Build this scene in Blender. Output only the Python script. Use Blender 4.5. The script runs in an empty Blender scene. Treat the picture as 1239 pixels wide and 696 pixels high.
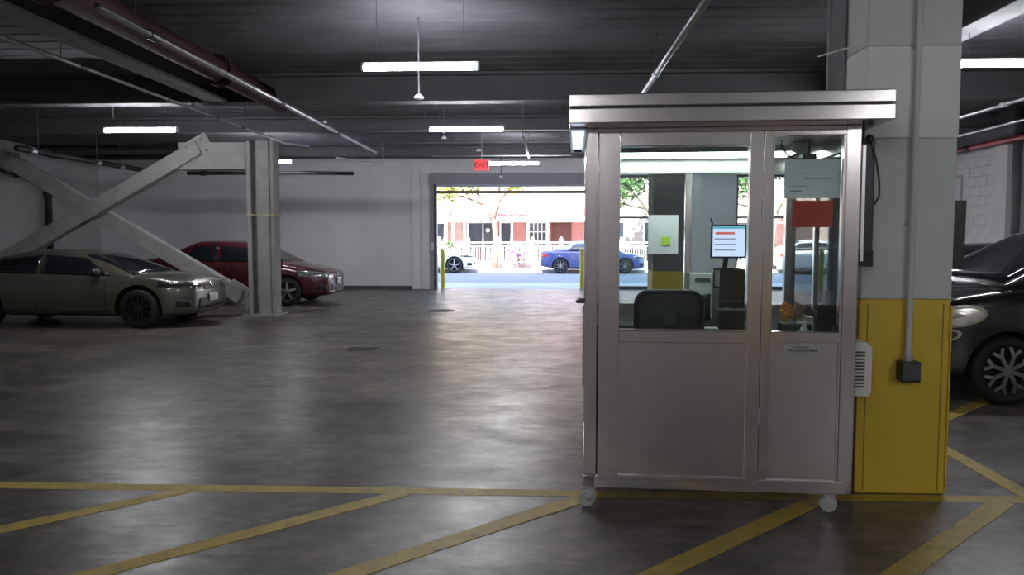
import bpy, bmesh, math, random
from mathutils import Vector, Matrix
from mathutils.bvhtree import BVHTree

random.seed(7)
sc = bpy.context.scene
C = sc.collection
PI = math.pi

# ------------------------------------------------------------------ camera
FPX = 900.0
cam_d = bpy.data.cameras.new('camera')
cam = bpy.data.objects.new('camera', cam_d)
C.objects.link(cam)
cam_d.sensor_width = 36.0
cam_d.lens = FPX / 1239.0 * 36.0
cam_d.clip_start = 0.05
cam_d.clip_end = 400
cam.location = (0, 0, 1.5)
cam.rotation_euler = (PI / 2 - math.atan(58 / FPX), 0, math.atan(37.5 / FPX))
sc.camera = cam

# ------------------------------------------------------------------ sky, sun, exposure
SUN_EL = math.radians(43)
world = bpy.data.worlds.new('sky')
sc.world = world
world.use_nodes = True
wn = world.node_tree
wn.nodes.clear()
sky = wn.nodes.new('ShaderNodeTexSky')
sky.sky_type = 'NISHITA'
sky.sun_disc = False
sky.sun_elevation = SUN_EL
sky.sun_rotation = math.radians(180 + 14)
bgn = wn.nodes.new('ShaderNodeBackground')
bgn.inputs['Strength'].default_value = 0.85
won = wn.nodes.new('ShaderNodeOutputWorld')
wn.links.new(sky.outputs[0], bgn.inputs[0])
wn.links.new(bgn.outputs[0], won.inputs[0])

sun_d = bpy.data.lights.new('sun', 'SUN')
sun_d.energy = 18.0
sun_d.angle = math.radians(0.53)
sun_d.color = (1.0, 0.975, 0.96)
sun = bpy.data.objects.new('sun', sun_d)
C.objects.link(sun)
sun.location = (0, -30, 40)
sun.rotation_euler = (PI / 2 - SUN_EL, 0, math.radians(-14))

sc.view_settings.view_transform = 'Standard'
sc.view_settings.look = 'None'
sc.view_settings.gamma = 1.0
sc.view_settings.use_curve_mapping = False
sc.view_settings.exposure = 0.7
sc.cycles.max_bounces = 9
sc.cycles.diffuse_bounces = 5
sc.cycles.transparent_max_bounces = 16
sc.cycles.sample_clamp_indirect = 6.0
sc.cycles.caustics_reflective = False
sc.cycles.caustics_refractive = False

TUBE_EMISSION = 105.0

# ------------------------------------------------------------------ materials
def new_mat(name):
    m = bpy.data.materials.new(name)
    m.use_nodes = True
    nt = m.node_tree
    nt.nodes.clear()
    out = nt.nodes.new('ShaderNodeOutputMaterial')
    return m, nt, out

def ramp(nt, fac, stops):
    r = nt.nodes.new('ShaderNodeValToRGB')
    e = r.color_ramp.elements
    while len(e) < len(stops):
        e.new(0.5)
    for el, (p, c) in zip(e, stops):
        el.position = p
        el.color = c if len(c) == 4 else (*c, 1)
    nt.links.new(fac, r.inputs[0])
    return r.outputs[0]

def noise(nt, scale, detail=4, rough=0.55, stretch=None, coord='Object', distort=0.0):
    tc = nt.nodes.new('ShaderNodeTexCoord')
    n = nt.nodes.new('ShaderNodeTexNoise')
    n.inputs['Scale'].default_value = scale
    n.inputs['Detail'].default_value = detail
    n.inputs['Roughness'].default_value = rough
    n.inputs['Distortion'].default_value = distort
    if stretch:
        mp = nt.nodes.new('ShaderNodeMapping')
        mp.inputs['Scale'].default_value = stretch
        nt.links.new(tc.outputs[coord], mp.inputs[0])
        nt.links.new(mp.outputs[0], n.inputs[0])
    else:
        nt.links.new(tc.outputs[coord], n.inputs[0])
    return n.outputs[0]

def mat(name, col, rough=0.6, metal=0.0, var=0.12, vscale=6.0, bump=0.0, bscale=40.0, stretch=None,
        emit=None, estr=0.0, coat=0.0, spec=0.5):
    m, nt, out = new_mat(name)
    p = nt.nodes.new('ShaderNodeBsdfPrincipled')
    nt.links.new(p.outputs[0], out.inputs[0])
    p.inputs['Roughness'].default_value = rough
    p.inputs['Metallic'].default_value = metal
    p.inputs['Coat Weight'].default_value = coat
    p.inputs['Specular IOR Level'].default_value = spec
    if var > 0:
        f = noise(nt, vscale, 5, 0.6, stretch)
        a = tuple(max(0, c * (1 - var)) for c in col)
        b = tuple(min(1, c * (1 + var)) for c in col)
        nt.links.new(ramp(nt, f, [(0.3, a), (0.7, b)]), p.inputs['Base Color'])
    else:
        p.inputs['Base Color'].default_value = (*col, 1)
    if bump > 0:
        b = nt.nodes.new('ShaderNodeBump')
        b.inputs['Strength'].default_value = bump
        b.inputs['Distance'].default_value = 0.01
        nt.links.new(noise(nt, bscale, 4, 0.6, stretch), b.inputs['Height'])
        nt.links.new(b.outputs[0], p.inputs['Normal'])
    if emit:
        p.inputs['Emission Color'].default_value = (*emit, 1)
        p.inputs['Emission Strength'].default_value = estr
    return m

def glass_mat(name, tint, refl=1.0):
    m, nt, out = new_mat(name)
    t = nt.nodes.new('ShaderNodeBsdfTransparent')
    t.inputs[0].default_value = (*tint, 1)
    g = nt.nodes.new('ShaderNodeBsdfGlossy')
    g.inputs['Roughness'].default_value = 0.02
    fr = nt.nodes.new('ShaderNodeFresnel')
    fr.inputs[0].default_value = 1.45
    mu = nt.nodes.new('ShaderNodeMath')
    mu.operation = 'MULTIPLY'
    mu.inputs[1].default_value = refl
    mix = nt.nodes.new('ShaderNodeMixShader')
    nt.links.new(fr.outputs[0], mu.inputs[0])
    nt.links.new(mu.outputs[0], mix.inputs[0])
    nt.links.new(t.outputs[0], mix.inputs[1])
    nt.links.new(g.outputs[0], mix.inputs[2])
    nt.links.new(mix.outputs[0], out.inputs[0])
    return m

def concrete_floor():
    m, nt, out = new_mat('concrete_floor')
    p = nt.nodes.new('ShaderNodeBsdfPrincipled')
    nt.links.new(p.outputs[0], out.inputs[0])
    big = noise(nt, 0.35, 4, 0.6)
    mid = noise(nt, 1.1, 10, 0.66, (0.8, 1.0, 1))
    fine = noise(nt, 7.0, 8, 0.7, (0.6, 1.2, 1))
    c1 = ramp(nt, big, [(0.3, (0.086, 0.074, 0.062)), (0.72, (0.138, 0.121, 0.106))])
    c2 = ramp(nt, mid, [(0.38, (0.58, 0.565, 0.55)), (0.50, (0.95, 0.95, 0.95)), (0.62, (1.55, 1.55, 1.55))])
    c3 = ramp(nt, fine, [(0.40, (0.60, 0.585, 0.57)), (0.50, (1, 1, 1)), (0.62, (1.55, 1.55, 1.55))])
    mx = nt.nodes.new('ShaderNodeMix'); mx.data_type = 'RGBA'; mx.blend_type = 'MULTIPLY'
    mx.inputs[0].default_value = 0.9
    nt.links.new(c1, mx.inputs[6]); nt.links.new(c2, mx.inputs[7])
    mx2 = nt.nodes.new('ShaderNodeMix'); mx2.data_type = 'RGBA'; mx2.blend_type = 'MULTIPLY'
    mx2.inputs[0].default_value = 0.8
    nt.links.new(mx.outputs[2], mx2.inputs[6]); nt.links.new(c3, mx2.inputs[7])
    nt.links.new(mx2.outputs[2], p.inputs['Base Color'])
    r = ramp(nt, noise(nt, 2.6, 12, 0.78, (0.7, 1.1, 1)), [(0.38, (0.28,) * 3), (0.62, (0.48,) * 3)])
    nt.links.new(r, p.inputs['Roughness'])
    p.inputs['Specular IOR Level'].default_value = 0.55
    b = nt.nodes.new('ShaderNodeBump')
    b.inputs['Strength'].default_value = 0.09
    b.inputs['Distance'].default_value = 0.006
    nt.links.new(noise(nt, 9, 6, 0.65), b.inputs['Height'])
    nt.links.new(b.outputs[0], p.inputs['Normal'])
    return m

def worn_paint(name, col, under, cover=0.42):
    m, nt, out = new_mat(name)
    p = nt.nodes.new('ShaderNodeBsdfPrincipled')
    nt.links.new(p.outputs[0], out.inputs[0])
    f = noise(nt, 11, 8, 0.72)
    dark = tuple(c * 0.8 for c in col)
    nt.links.new(ramp(nt, f, [(cover - 0.10, under), (cover, dark), (0.62, col)]), p.inputs['Base Color'])
    p.inputs['Roughness'].default_value = 0.55
    return m

def brushed(name, col, rough, stretch):
    m, nt, out = new_mat(name)
    p = nt.nodes.new('ShaderNodeBsdfPrincipled')
    nt.links.new(p.outputs[0], out.inputs[0])
    p.inputs['Metallic'].default_value = 0.92
    f = noise(nt, 30, 3, 0.5, stretch)
    nt.links.new(ramp(nt, f, [(0.3, tuple(c * 0.98 for c in col)), (0.7, tuple(c * 1.02 for c in col))]), p.inputs['Base Color'])
    nt.links.new(ramp(nt, noise(nt, 1.5, 3, 0.5), [(0.3, (rough * 0.95,) * 3), (0.7, (rough * 1.06,) * 3)]), p.inputs['Roughness'])
    return m

M = {}
M['floor'] = concrete_floor()
M['ceil'] = mat('black_deck', (0.20, 0.193, 0.218), 0.95, 0, 0.2, 1.2, 0.3, 20, spec=0.08)
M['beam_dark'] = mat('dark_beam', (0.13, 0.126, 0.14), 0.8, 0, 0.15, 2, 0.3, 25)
M['beam_light'] = mat('pale_fireproofing', (0.52, 0.52, 0.50), 0.9, 0, 0.15, 3, 0.5, 30)
M['wall'] = mat('painted_wall', (0.84, 0.815, 0.86), 0.8, 0, 0.06, 0.8, 0.1, 8)
M['wall_rear'] = mat('rear_wall', (0.36, 0.34, 0.345), 0.85, 0, 0.08, 1.0)
M['wall_grey'] = mat('grey_wall', (0.58, 0.575, 0.595), 0.85, 0, 0.12, 1.0, 0.1, 8)
M['block'] = mat('white_block', (0.62, 0.61, 0.63), 0.85, 0, 0.08, 2.5, 0.3, 40)
M['mortar'] = mat('mortar', (0.36, 0.36, 0.37), 0.95, 0, 0.1, 5)
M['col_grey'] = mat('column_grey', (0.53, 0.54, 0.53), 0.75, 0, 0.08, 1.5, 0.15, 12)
M['col_lit'] = mat('column_lit', (0.68, 0.69, 0.68), 0.75, 0, 0.06, 1.5, 0.15, 12)
M['steel_paint'] = mat('sprayed_steel', (0.30, 0.295, 0.285), 0.9, 0, 0.14, 4, 0.6, 30)
M['yellow'] = mat('yellow_paint', (0.60, 0.41, 0.035), 0.5, 0, 0.10, 3, 0.15, 14)
M['yellow_dark'] = mat('yellow_seam', (0.30, 0.20, 0.02), 0.6)
M['line'] = worn_paint('line_paint', (0.50, 0.37, 0.065), (0.16, 0.14, 0.10), 0.42)
M['bollard'] = mat('bollard_yellow', (0.55, 0.47, 0.05), 0.5)
M['inox'] = brushed('stainless_sheet', (0.76, 0.71, 0.705), 0.22, (1, 1, 0.04))
M['inox_frame'] = brushed('stainless_frame', (0.75, 0.705, 0.70), 0.20, (0.04, 1, 1))
M['inox_post'] = brushed('stainless_post', (0.75, 0.705, 0.70), 0.17, (1, 1, 0.04))
M['galv'] = mat('galvanised', (0.62, 0.62, 0.63), 0.32, 0.85, 0.1, 10)
M['conduit'] = mat('grey_conduit', (0.42, 0.42, 0.43), 0.5, 0.3, 0.1, 10)
M['black_pipe'] = mat('black_pipe', (0.03, 0.03, 0.032), 0.45)
M['red_pipe'] = mat('red_pipe', (0.05, 0.014, 0.016), 0.8, 0, 0.15, 4, spec=0.2)
M['black'] = mat('black_plastic', (0.018, 0.018, 0.02), 0.4, 0, 0.1)
M['dark'] = mat('dark_void', (0.012, 0.012, 0.012), 0.9, 0, 0.1)
M['dgrey'] = mat('dark_grey', (0.07, 0.07, 0.075), 0.55)
M['mesh_fabric'] = mat('mesh_fabric', (0.06, 0.06, 0.065), 0.85, 0, 0.2, 90)
M['white'] = mat('white_plastic', (0.75, 0.75, 0.73), 0.45, 0, 0.04)
M['cream'] = mat('cream_plastic', (0.62, 0.61, 0.56), 0.5, 0, 0.05)
M['rubber'] = mat('rubber', (0.015, 0.015, 0.016), 0.7, 0, 0.1)
M['caster'] = mat('caster_wheel', (0.42, 0.45, 0.42), 0.45, 0, 0.05)
M['chrome'] = mat('chrome', (0.85, 0.85, 0.86), 0.12, 1.0, 0.02)
M['alloy'] = mat('alloy', (0.42, 0.42, 0.43), 0.28, 0.9, 0.03)
M['alloy_dark'] = mat('dark_alloy', (0.06, 0.06, 0.065), 0.35, 0.6, 0.03)
M['tube'] = mat('lamp_tube', (0.9, 0.9, 0.9), 0.4, 0, 0, emit=(0.95, 0.97, 1.0), estr=TUBE_EMISSION)
M['booth_tube'] = mat('booth_lamp', (0.9, 0.9, 0.9), 0.4, 0, 0, emit=(0.86, 1.0, 0.94), estr=6.0)
M['glass'] = glass_mat('clear_glass', (0.90, 0.95, 0.94), 1.3)
M['car_glass'] = mat('car_glass', (0.012, 0.014, 0.018), 0.06, 0, 0, coat=0.3)
M['paper'] = mat('paper', (0.70, 0.74, 0.76), 0.8, 0, 0.03, 20)
M['paper_red'] = mat('red_paper', (0.52, 0.09, 0.06), 0.8, 0, 0.05, 20)
def sheet_mat(name, col):
    m, nt, out = new_mat(name)
    d = nt.nodes.new('ShaderNodeBsdfDiffuse'); tr = nt.nodes.new('ShaderNodeBsdfTranslucent')
    c = ramp(nt, noise(nt, 20, 3), [(0.3, tuple(v * 0.96 for v in col)), (0.7, tuple(min(1, v * 1.03) for v in col))])
    nt.links.new(c, d.inputs[0]); nt.links.new(c, tr.inputs[0])
    mix = nt.nodes.new('ShaderNodeMixShader'); mix.inputs[0].default_value = 0.4
    nt.links.new(d.outputs[0], mix.inputs[1]); nt.links.new(tr.outputs[0], mix.inputs[2])
    nt.links.new(mix.outputs[0], out.inputs[0])
    return m
M['paper'] = sheet_mat('paper_sheet', (0.94, 0.93, 0.95))
M['paper_red'] = sheet_mat('red_paper_sheet', (0.72, 0.13, 0.09))
M['sticky'] = mat('sticky_note', (0.50, 0.72, 0.08), 0.8, 0, 0.03)
M['ink'] = mat('ink', (0.05, 0.05, 0.055), 0.8, 0, 0)
M['screen'] = mat('screen', (0.1, 0.1, 0.1), 0.3, 0, 0, emit=(0.62, 0.72, 0.95), estr=0.75)
M['screen_bar'] = mat('screen_bar', (0.1, 0.05, 0.05), 0.3, 0, 0, emit=(0.75, 0.16, 0.12), estr=0.6)
M['screen_top'] = mat('screen_top', (0.1, 0.1, 0.1), 0.3, 0, 0, emit=(0.12, 0.40, 0.55), estr=0.7)
M['screen_text'] = mat('screen_text', (0.1, 0.1, 0.1), 0.3, 0, 0, emit=(0.25, 0.28, 0.36), estr=0.6)
M['exit_red'] = mat('exit_red', (0.5, 0.02, 0.03), 0.4, 0, 0, emit=(1.0, 0.07, 0.09), estr=0.6)
M['exit_letter'] = mat('exit_letter', (0.03, 0.0, 0.0), 0.7, 0, 0)
M['lamp_blue'] = mat('lamp_lens', (0.6, 0.66, 0.8), 0.3, 0, 0, emit=(0.62, 0.68, 0.95), estr=0.8)
M['plaque'] = mat('plaque', (0.36, 0.36, 0.36), 0.45, 0.4, 0.05, 30)
M['orange'] = mat('orange_cloth', (0.75, 0.33, 0.06), 0.8, 0, 0.3, 25)
M['tan'] = mat('tan_cloth', (0.40, 0.27, 0.18), 0.85, 0, 0.25, 25)
M['rust'] = mat('iron_cover', (0.055, 0.045, 0.04), 0.65, 0.3, 0.3, 20)
M['strap'] = mat('tan_strap', (0.45, 0.38, 0.24), 0.8)
# outside
M['asphalt'] = mat('asphalt', (0.24, 0.25, 0.27), 0.85, 0, 0.1, 1.5)
M['pave'] = mat('pavement', (0.48, 0.46, 0.44), 0.85, 0, 0.1, 1.0)
M['brick'] = mat('brick_facade', (0.47, 0.20, 0.175), 0.9, 0, 0.15, 8)
M['brick_pale'] = mat('pale_facade', (0.46, 0.33, 0.30), 0.9, 0, 0.12, 3)
M['brick_shaded'] = mat('shaded_brick', (0.13, 0.075, 0.065), 0.9, 0, 0.2, 6)
M['trim_white'] = mat('white_trim', (0.78, 0.77, 0.75), 0.7, 0, 0.04)
M['house_glass'] = mat('house_glass', (0.045, 0.05, 0.06), 0.15, 0, 0.2, 4)
M['door_brown'] = mat('brown_shutter', (0.13, 0.05, 0.04), 0.7, 0, 0.1, 8)
M['bark'] = mat('bark', (0.20, 0.15, 0.11), 0.9, 0, 0.25, 10, 0.6, 25)
M['leaf'] = mat('leaf', (0.30, 0.34, 0.05), 0.6, 0, 0.45, 1.6)
M['leaf_dark'] = mat('leaf_green', (0.07, 0.13, 0.03), 0.6, 0, 0.4, 2)
M['bloom'] = mat('bloom', (0.50, 0.32, 0.52), 0.7, 0, 0.3, 4)
M['roof_concrete'] = mat('outer_concrete', (0.40, 0.38, 0.36), 0.9)
M['shutter_grey'] = mat('shutter_hood', (0.33, 0.32, 0.36), 0.6, 0.3, 0.06)
M['shutter_bar'] = mat('shutter_bar', (0.20, 0.16, 0.13), 0.6, 0.2, 0.1)

# ------------------------------------------------------------------ geometry helpers
class MB:
    def __init__(self):
        self.bm = bmesh.new()

    def box(self, x0, x1, y0, y1, z0, z1):
        mtx = Matrix.Translation(((x0 + x1) / 2, (y0 + y1) / 2, (z0 + z1) / 2)) @ \
            Matrix.Diagonal((abs(x1 - x0), abs(y1 - y0), abs(z1 - z0), 1))
        bmesh.ops.create_cube(self.bm, size=1, matrix=mtx)
        return self

    def bar(self, p0, p1, a, b, up=(0, 0, 1)):
        """rectangular bar from p0 to p1, a wide (across up), b thick along up-ish"""
        p0, p1 = Vector(p0), Vector(p1)
        d = p1 - p0
        z = d.normalized()
        x = z.cross(Vector(up))
        if x.length < 1e-4:
            x = Vector((1, 0, 0))
        x.normalize()
        y = z.cross(x)
        r = Matrix((x, y, z)).transposed().to_4x4()
        mtx = Matrix.Translation((p0 + p1) / 2) @ r @ Matrix.Diagonal((a, b, d.length, 1))
        bmesh.ops.create_cube(self.bm, size=1, matrix=mtx)
        return self

    def cyl(self, p0, p1, r0, r1=None, seg=14):
        p0, p1 = Vector(p0), Vector(p1)
        d = p1 - p0
        q = d.to_track_quat('Z', 'Y').to_matrix().to_4x4()
        bmesh.ops.create_cone(self.bm, cap_ends=True, segments=seg, radius1=r0, radius2=r0 if r1 is None else r1,
                              depth=d.length, matrix=Matrix.Translation((p0 + p1) / 2) @ q)
        return self

    def tube(self, pts, r, seg=8):
        pts = [Vector(p) for p in pts]
        rad = r if isinstance(r, (list, tuple)) else [r] * len(pts)
        rings = []
        ref = Vector((0.123, 0.31, 0.94))
        for i, p in enumerate(pts):
            t = (pts[min(i + 1, len(pts) - 1)] - pts[max(i - 1, 0)]).normalized()
            x = t.cross(ref)
            if x.length < 1e-3:
                x = t.cross(Vector((1, 0, 0)))
            x.normalize()
            y = t.cross(x)
            rings.append([self.bm.verts.new(p + (x * math.cos(2 * PI * k / seg) + y * math.sin(2 * PI * k / seg)) * rad[i])
                          for k in range(seg)])
        for a, b in zip(rings, rings[1:]):
            for k in range(seg):
                self.bm.faces.new((a[k], a[(k + 1) % seg], b[(k + 1) % seg], b[k]))
        self.bm.faces.new(rings[0][::-1])
        self.bm.faces.new(rings[-1])
        return self

    def prism(self, poly, z0, z1, axis='z'):
        """extrude a 2-D polygon along an axis"""
        def P(a, b, c):
            return {'z': (a, b, c), 'y': (a, c, b), 'x': (c, a, b)}[axis]
        lo = [self.bm.verts.new(P(a, b, z0)) for a, b in poly]
        hi = [self.bm.verts.new(P(a, b, z1)) for a, b in poly]
        n = len(poly)
        self.bm.faces.new(lo[::-1])
        self.bm.faces.new(hi)
        for i in range(n):
            self.bm.faces.new((lo[i], lo[(i + 1) % n], hi[(i + 1) % n], hi[i]))
        return self

    def lathe(self, prof, axis='z', seg=24, centre=(0, 0, 0)):
        """prof: list of (r, h), closed loop if first == last"""
        cx, cy, cz = centre
        rings = []
        for r, h in prof:
            ring = []
            for k in range(seg):
                a = 2 * PI * k / seg
                u, v = r * math.cos(a), r * math.sin(a)
                p = {'z': (u, v, h), 'y': (u, h, v), 'x': (h, u, v)}[axis]
                ring.append(self.bm.verts.new((p[0] + cx, p[1] + cy, p[2] + cz)))
            rings.append(ring)
        for a, b in zip(rings, rings[1:]):
            for k in range(seg):
                self.bm.faces.new((a[k], a[(k + 1) % seg], b[(k + 1) % seg], b[k]))
        return self

    def ball(self, c, rx, ry=None, rz=None, u=16, v=10):
        mtx = Matrix.Translation(c) @ Matrix.Diagonal((rx, ry or rx, rz or rx, 1))
        bmesh.ops.create_uvsphere(self.bm, u_segments=u, v_segments=v, radius=1, matrix=mtx)
        return self

    def mesh(self, name, material, smooth=False):
        bmesh.ops.recalc_face_normals(self.bm, faces=self.bm.faces)
        me = bpy.data.meshes.new(name)
        self.bm.to_mesh(me)
        self.bm.free()
        if material:
            me.materials.append(material)
        if smooth:
            me.shade_smooth()
        return me

    def build(self, name, material, parent=None, bevel=0.0, smooth=False):
        me = self.mesh(name, material, smooth)
        return link(name, me, parent, bevel)

def link(name, me, parent=None, bevel=0.0):
    o = bpy.data.objects.new(name, me)
    C.objects.link(o)
    if parent is not None:
        o.parent = parent
    if bevel > 0:
        b = o.modifiers.new('bevel', 'BEVEL')
        b.width = bevel
        b.segments = 2
        b.limit_method = 'ANGLE'
        b.angle_limit = math.radians(40)
    return o

def smooth_by_angle(o, ang=35):
    me = o.data
    me.shade_smooth()
    bm = bmesh.new(); bm.from_mesh(me)
    for e in bm.edges:
        e.smooth = len(e.link_faces) == 2 and e.calc_face_angle(3.2) < math.radians(ang)
    bm.to_mesh(me); bm.free()

def tag(o, label, cat, group=None):
    o['label'] = label
    o['category'] = cat
    if group:
        o['group'] = group
    return o

def struct(o, label=None):
    o['kind'] = 'structure'
    if label:
        o['label'] = label
    return o

def thing(name, label, cat, loc=(0, 0, 0), rz=0.0, group=None):
    o = bpy.data.objects.new(name, None)
    C.objects.link(o)
    o.empty_display_size = 0.1
    o.location = loc
    o.rotation_euler = (0, 0, rz)
    return tag(o, label, cat, group)

def dup(root, loc, rz=None, label=None, name=None):
    r = root.copy()
    C.objects.link(r)
    r.location = loc
    if rz is not None:
        r.rotation_euler = (0, 0, rz)
    if label:
        r['label'] = label
    for ch in list(root.children):
        c = ch.copy(); C.objects.link(c); c.parent = r
        for g in list(ch.children):
            d = g.copy(); C.objects.link(d); d.parent = c
    return r

# ================================================================== STRUCTURE
XL, XR, YF, YB, ZC = -13.6, 9.0, 22.4, -7.0, 4.0
floor = struct(MB().box(XL - 0.3, XR + 0.3, YB - 0.3, YF + 0.25, -0.25, 0).build('floor', M['floor']),
               'worn grey concrete garage floor')

# corrugated deck ceiling: one folded sheet, ribs along X
prof = []
y = YB - 0.3
while y < YF + 0.2:
    prof += [(y, ZC), (y + 0.17, ZC), (y + 0.20, ZC + 0.008), (y + 0.31, ZC + 0.008)]
    y += 0.34
poly = prof + [(YF + 0.3, ZC + 0.008), (YF + 0.3, ZC + 0.35), (YB - 0.3, ZC + 0.35)]
struct(MB().prism(poly, XL - 0.3, XR + 0.3, 'x').build('ceiling', M['ceil']), 'black painted ribbed deck ceiling')

struct(MB().box(XL - 0.3, XL, YB - 0.3, YF + 0.3, 0, ZC).build('wall_left', M['wall_grey']), 'grey side wall behind the parked cars')
struct(MB().box(XL - 0.3, XR + 0.3, YB - 0.3, YB, 0, ZC).build('wall_back', M['wall_rear']), 'painted rear wall')

# far wall with three openings on the street
O1 = (-3.22, 1.37, 3.12)
O2 = (2.15, 4.40, 3.42)
O3 = (5.72, 8.55, 3.42)
fw = MB()
for a, b in ((XL - 0.3, O1[0]), (O1[1], O2[0]), (O2[1], O3[0]), (O3[1], XR + 0.3)):
    fw.box(a, b, YF, YF + 0.3, 0, ZC)
for o_ in (O1, O2, O3):
    fw.box(o_[0], o_[1], YF, YF + 0.3, o_[2], ZC)
wall_far = struct(fw.build('wall_far', M['wall']), 'painted wall with open doorways to the street')
# the dark painted band at the top of the far wall
struct(MB().box(XL, XR, YF - 0.03, YF, 3.93, ZC).build('trim_1', M['beam_dark']), 'dark band along the top of the far wall')
struct(MB().box(XL, O1[0] - 0.75, YF - 0.02, YF, 0, 0.10).build('baseboard_far', M['dgrey']))
# frames of openings two and three: thin bar across at 2.15 m
for i, o_ in enumerate((O2, O3)):
    t = MB()
    t.box(o_[0], o_[1], YF + 0.1, YF + 0.16, 2.13, 2.19)
    t.box(o_[0], o_[0] + 0.07, YF + 0.08, YF + 0.18, 0, o_[2])
    t.box(o_[1] - 0.07, o_[1], YF + 0.08, YF + 0.18, 0, o_[2])
    t.box(o_[0], o_[1], YF + 0.08, YF + 0.18, o_[2] - 0.07, o_[2])
    t.box(o_[0], o_[1], YF + 0.08, YF + 0.18, 0.0, 0.10)
    struct(t.build('window_%d' % (i + 1), M['dgrey']), 'tall street opening with a dark frame and cross bar')

# right wall: mortar core with blocks in the stretch that the camera sees
wall_right = struct(MB().box(XR + 0.02, XR + 0.3, YB - 0.3, YF + 0.3, 0, ZC).build('wall_right', M['mortar']), 'white painted block wall')
bm_ = MB().box(-0.03, 0.03, -0.196, 0.196, -0.0965, 0.0965).mesh('block', M['block'])
big = MB()
for r in range(17):
    z = 0.1 + 0.2 * r
    off = 0.2 if r % 2 else 0.0
    yy = 12.4 + off
    while yy < 18.4:
        if r >= 6:
            o = link('block', bm_, wall_right)
            o.location = (XR + random.uniform(-0.003, 0.003) + 0.02, yy, z)
        else:
            big.box(XR - 0.01, XR + 0.05, yy - 0.196, yy + 0.196, z - 0.0965, z + 0.0965)
        yy += 0.4
    for a0, a1 in ((YB, 12.2), (18.6, YF)):
        n = int((a1 - a0) / 0.4)
        for k in range(n):
            yc = 12.4 + off - 0.4 * (k + 1) if a0 == YB else 18.4 + off + 0.4 * k
            big.box(XR - 0.01, XR + 0.05, yc - 0.196, yc + 0.196, z - 0.0965, z + 0.0965)
rest = big.build('block_field', M['block'], wall_right)
rest['kind'] = 'stuff'
# wall head above the blocks is dark
struct(MB().box(XR - 0.03, XR + 0.02, YB, YF, 3.4, ZC).build('trim_2', M['beam_dark']), 'dark band along the head of the block wall')
# pilaster on the block wall
struct(MB().box(XR - 0.12, XR + 0.02, 14.75, 15.25, 0, 3.4).build('trim_3', M['block'], bevel=0.01), 'white pilaster on the block wall')

# unseen upper volume, added to cast the shade over the street
struct(MB().box(XL - 6, XR + 6, YB - 1, YF + 0.3, ZC + 0.36, 11.2).build('wall_shade_block', M['roof_concrete']), 'unseen upper block added to shade the street')
struct(MB().box(XL - 6, XL - 0.3, YB - 1, YF + 0.3, -0.25, ZC + 0.36).build('wall_outer_left', M['roof_concrete']))
struct(MB().box(XR + 0.3, XR + 6, YB - 1, YF + 0.3, -0.25, ZC + 0.36).build('wall_outer_right', M['roof_concrete']))

# beams across (dark)
for i, (yb, zb) in enumerate(((-3.6, 3.45), (4.65, 3.45), (11.35, 3.60), (15.3, 3.72), (20.2, 3.78))):
    t = MB()
    t.box(XL, XR - 0.05, yb - 0.02, yb + 0.02, zb, ZC + 0.02)
    t.box(XL, XR - 0.05, yb - 0.13, yb + 0.13, zb - 0.03, zb)
    t.box(XL, XR - 0.05, yb - 0.13, yb + 0.13, ZC - 0.04, ZC + 0.02)
    struct(t.build('trim_%d' % (10 + i), M['beam_dark']), 'dark steel cross beam under the deck')
# long pale bottomed beams along the garage
for i, (x0, x1, ya, yb) in enumerate(((-5.10, -4.80, YB, 11.30), (4.12, 4.42, YB, 20.0))):
    xc = (x0 + x1) / 2
    t = MB().box(xc - 0.04, xc + 0.04, ya, yb, 3.62, ZC + 0.02)
    a = struct(t.build('trim_%d' % (20 + 2 * i), M['beam_dark']), 'dark web of a long ceiling beam')
    f = MB().box(x0, x1, ya, yb, 3.58, 3.63).build('flange', M['beam_light'], a, bevel=0.008)
    if i:
        f.data.materials[0] = M['beam_dark']

# ---------------------------------------------------------------- painted floor lines
def floor_line(p0, p1, w, material=M['line']):
    p0, p1 = Vector((*p0, 0)), Vector((*p1, 0))
    d = (p1 - p0).normalized()
    n = Vector((-d.y, d.x, 0)) * w / 2
    t = MB().prism([tuple((p0 + n)[:2]), tuple((p0 - n)[:2]), tuple((p1 - n)[:2]), tuple((p1 + n)[:2])], -0.001, 0.0015 + 0.0003 * len(floor.children))
    return t.build('painted_line', material, floor)
floor_line((-6.5, 4.335), (3.4, 4.325), 0.11)
for x0 in (-4.75, -3.40, -2.10, -0.80, 0.30, 1.62, 2.66):
    L = 2.1 if x0 > 1 else 2.4
    floor_line((x0 - 0.02, 4.29), (x0 - L * 0.735, 4.29 - L * 0.68), 0.115)
floor_line((2.84, 4.35), (2.90, 5.9), 0.11)
floor_line((2.9, 5.85), (4.3, 7.2), 0.11)
floor_line((2.86, 9.2), (8.6, 9.2), 0.11)

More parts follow.
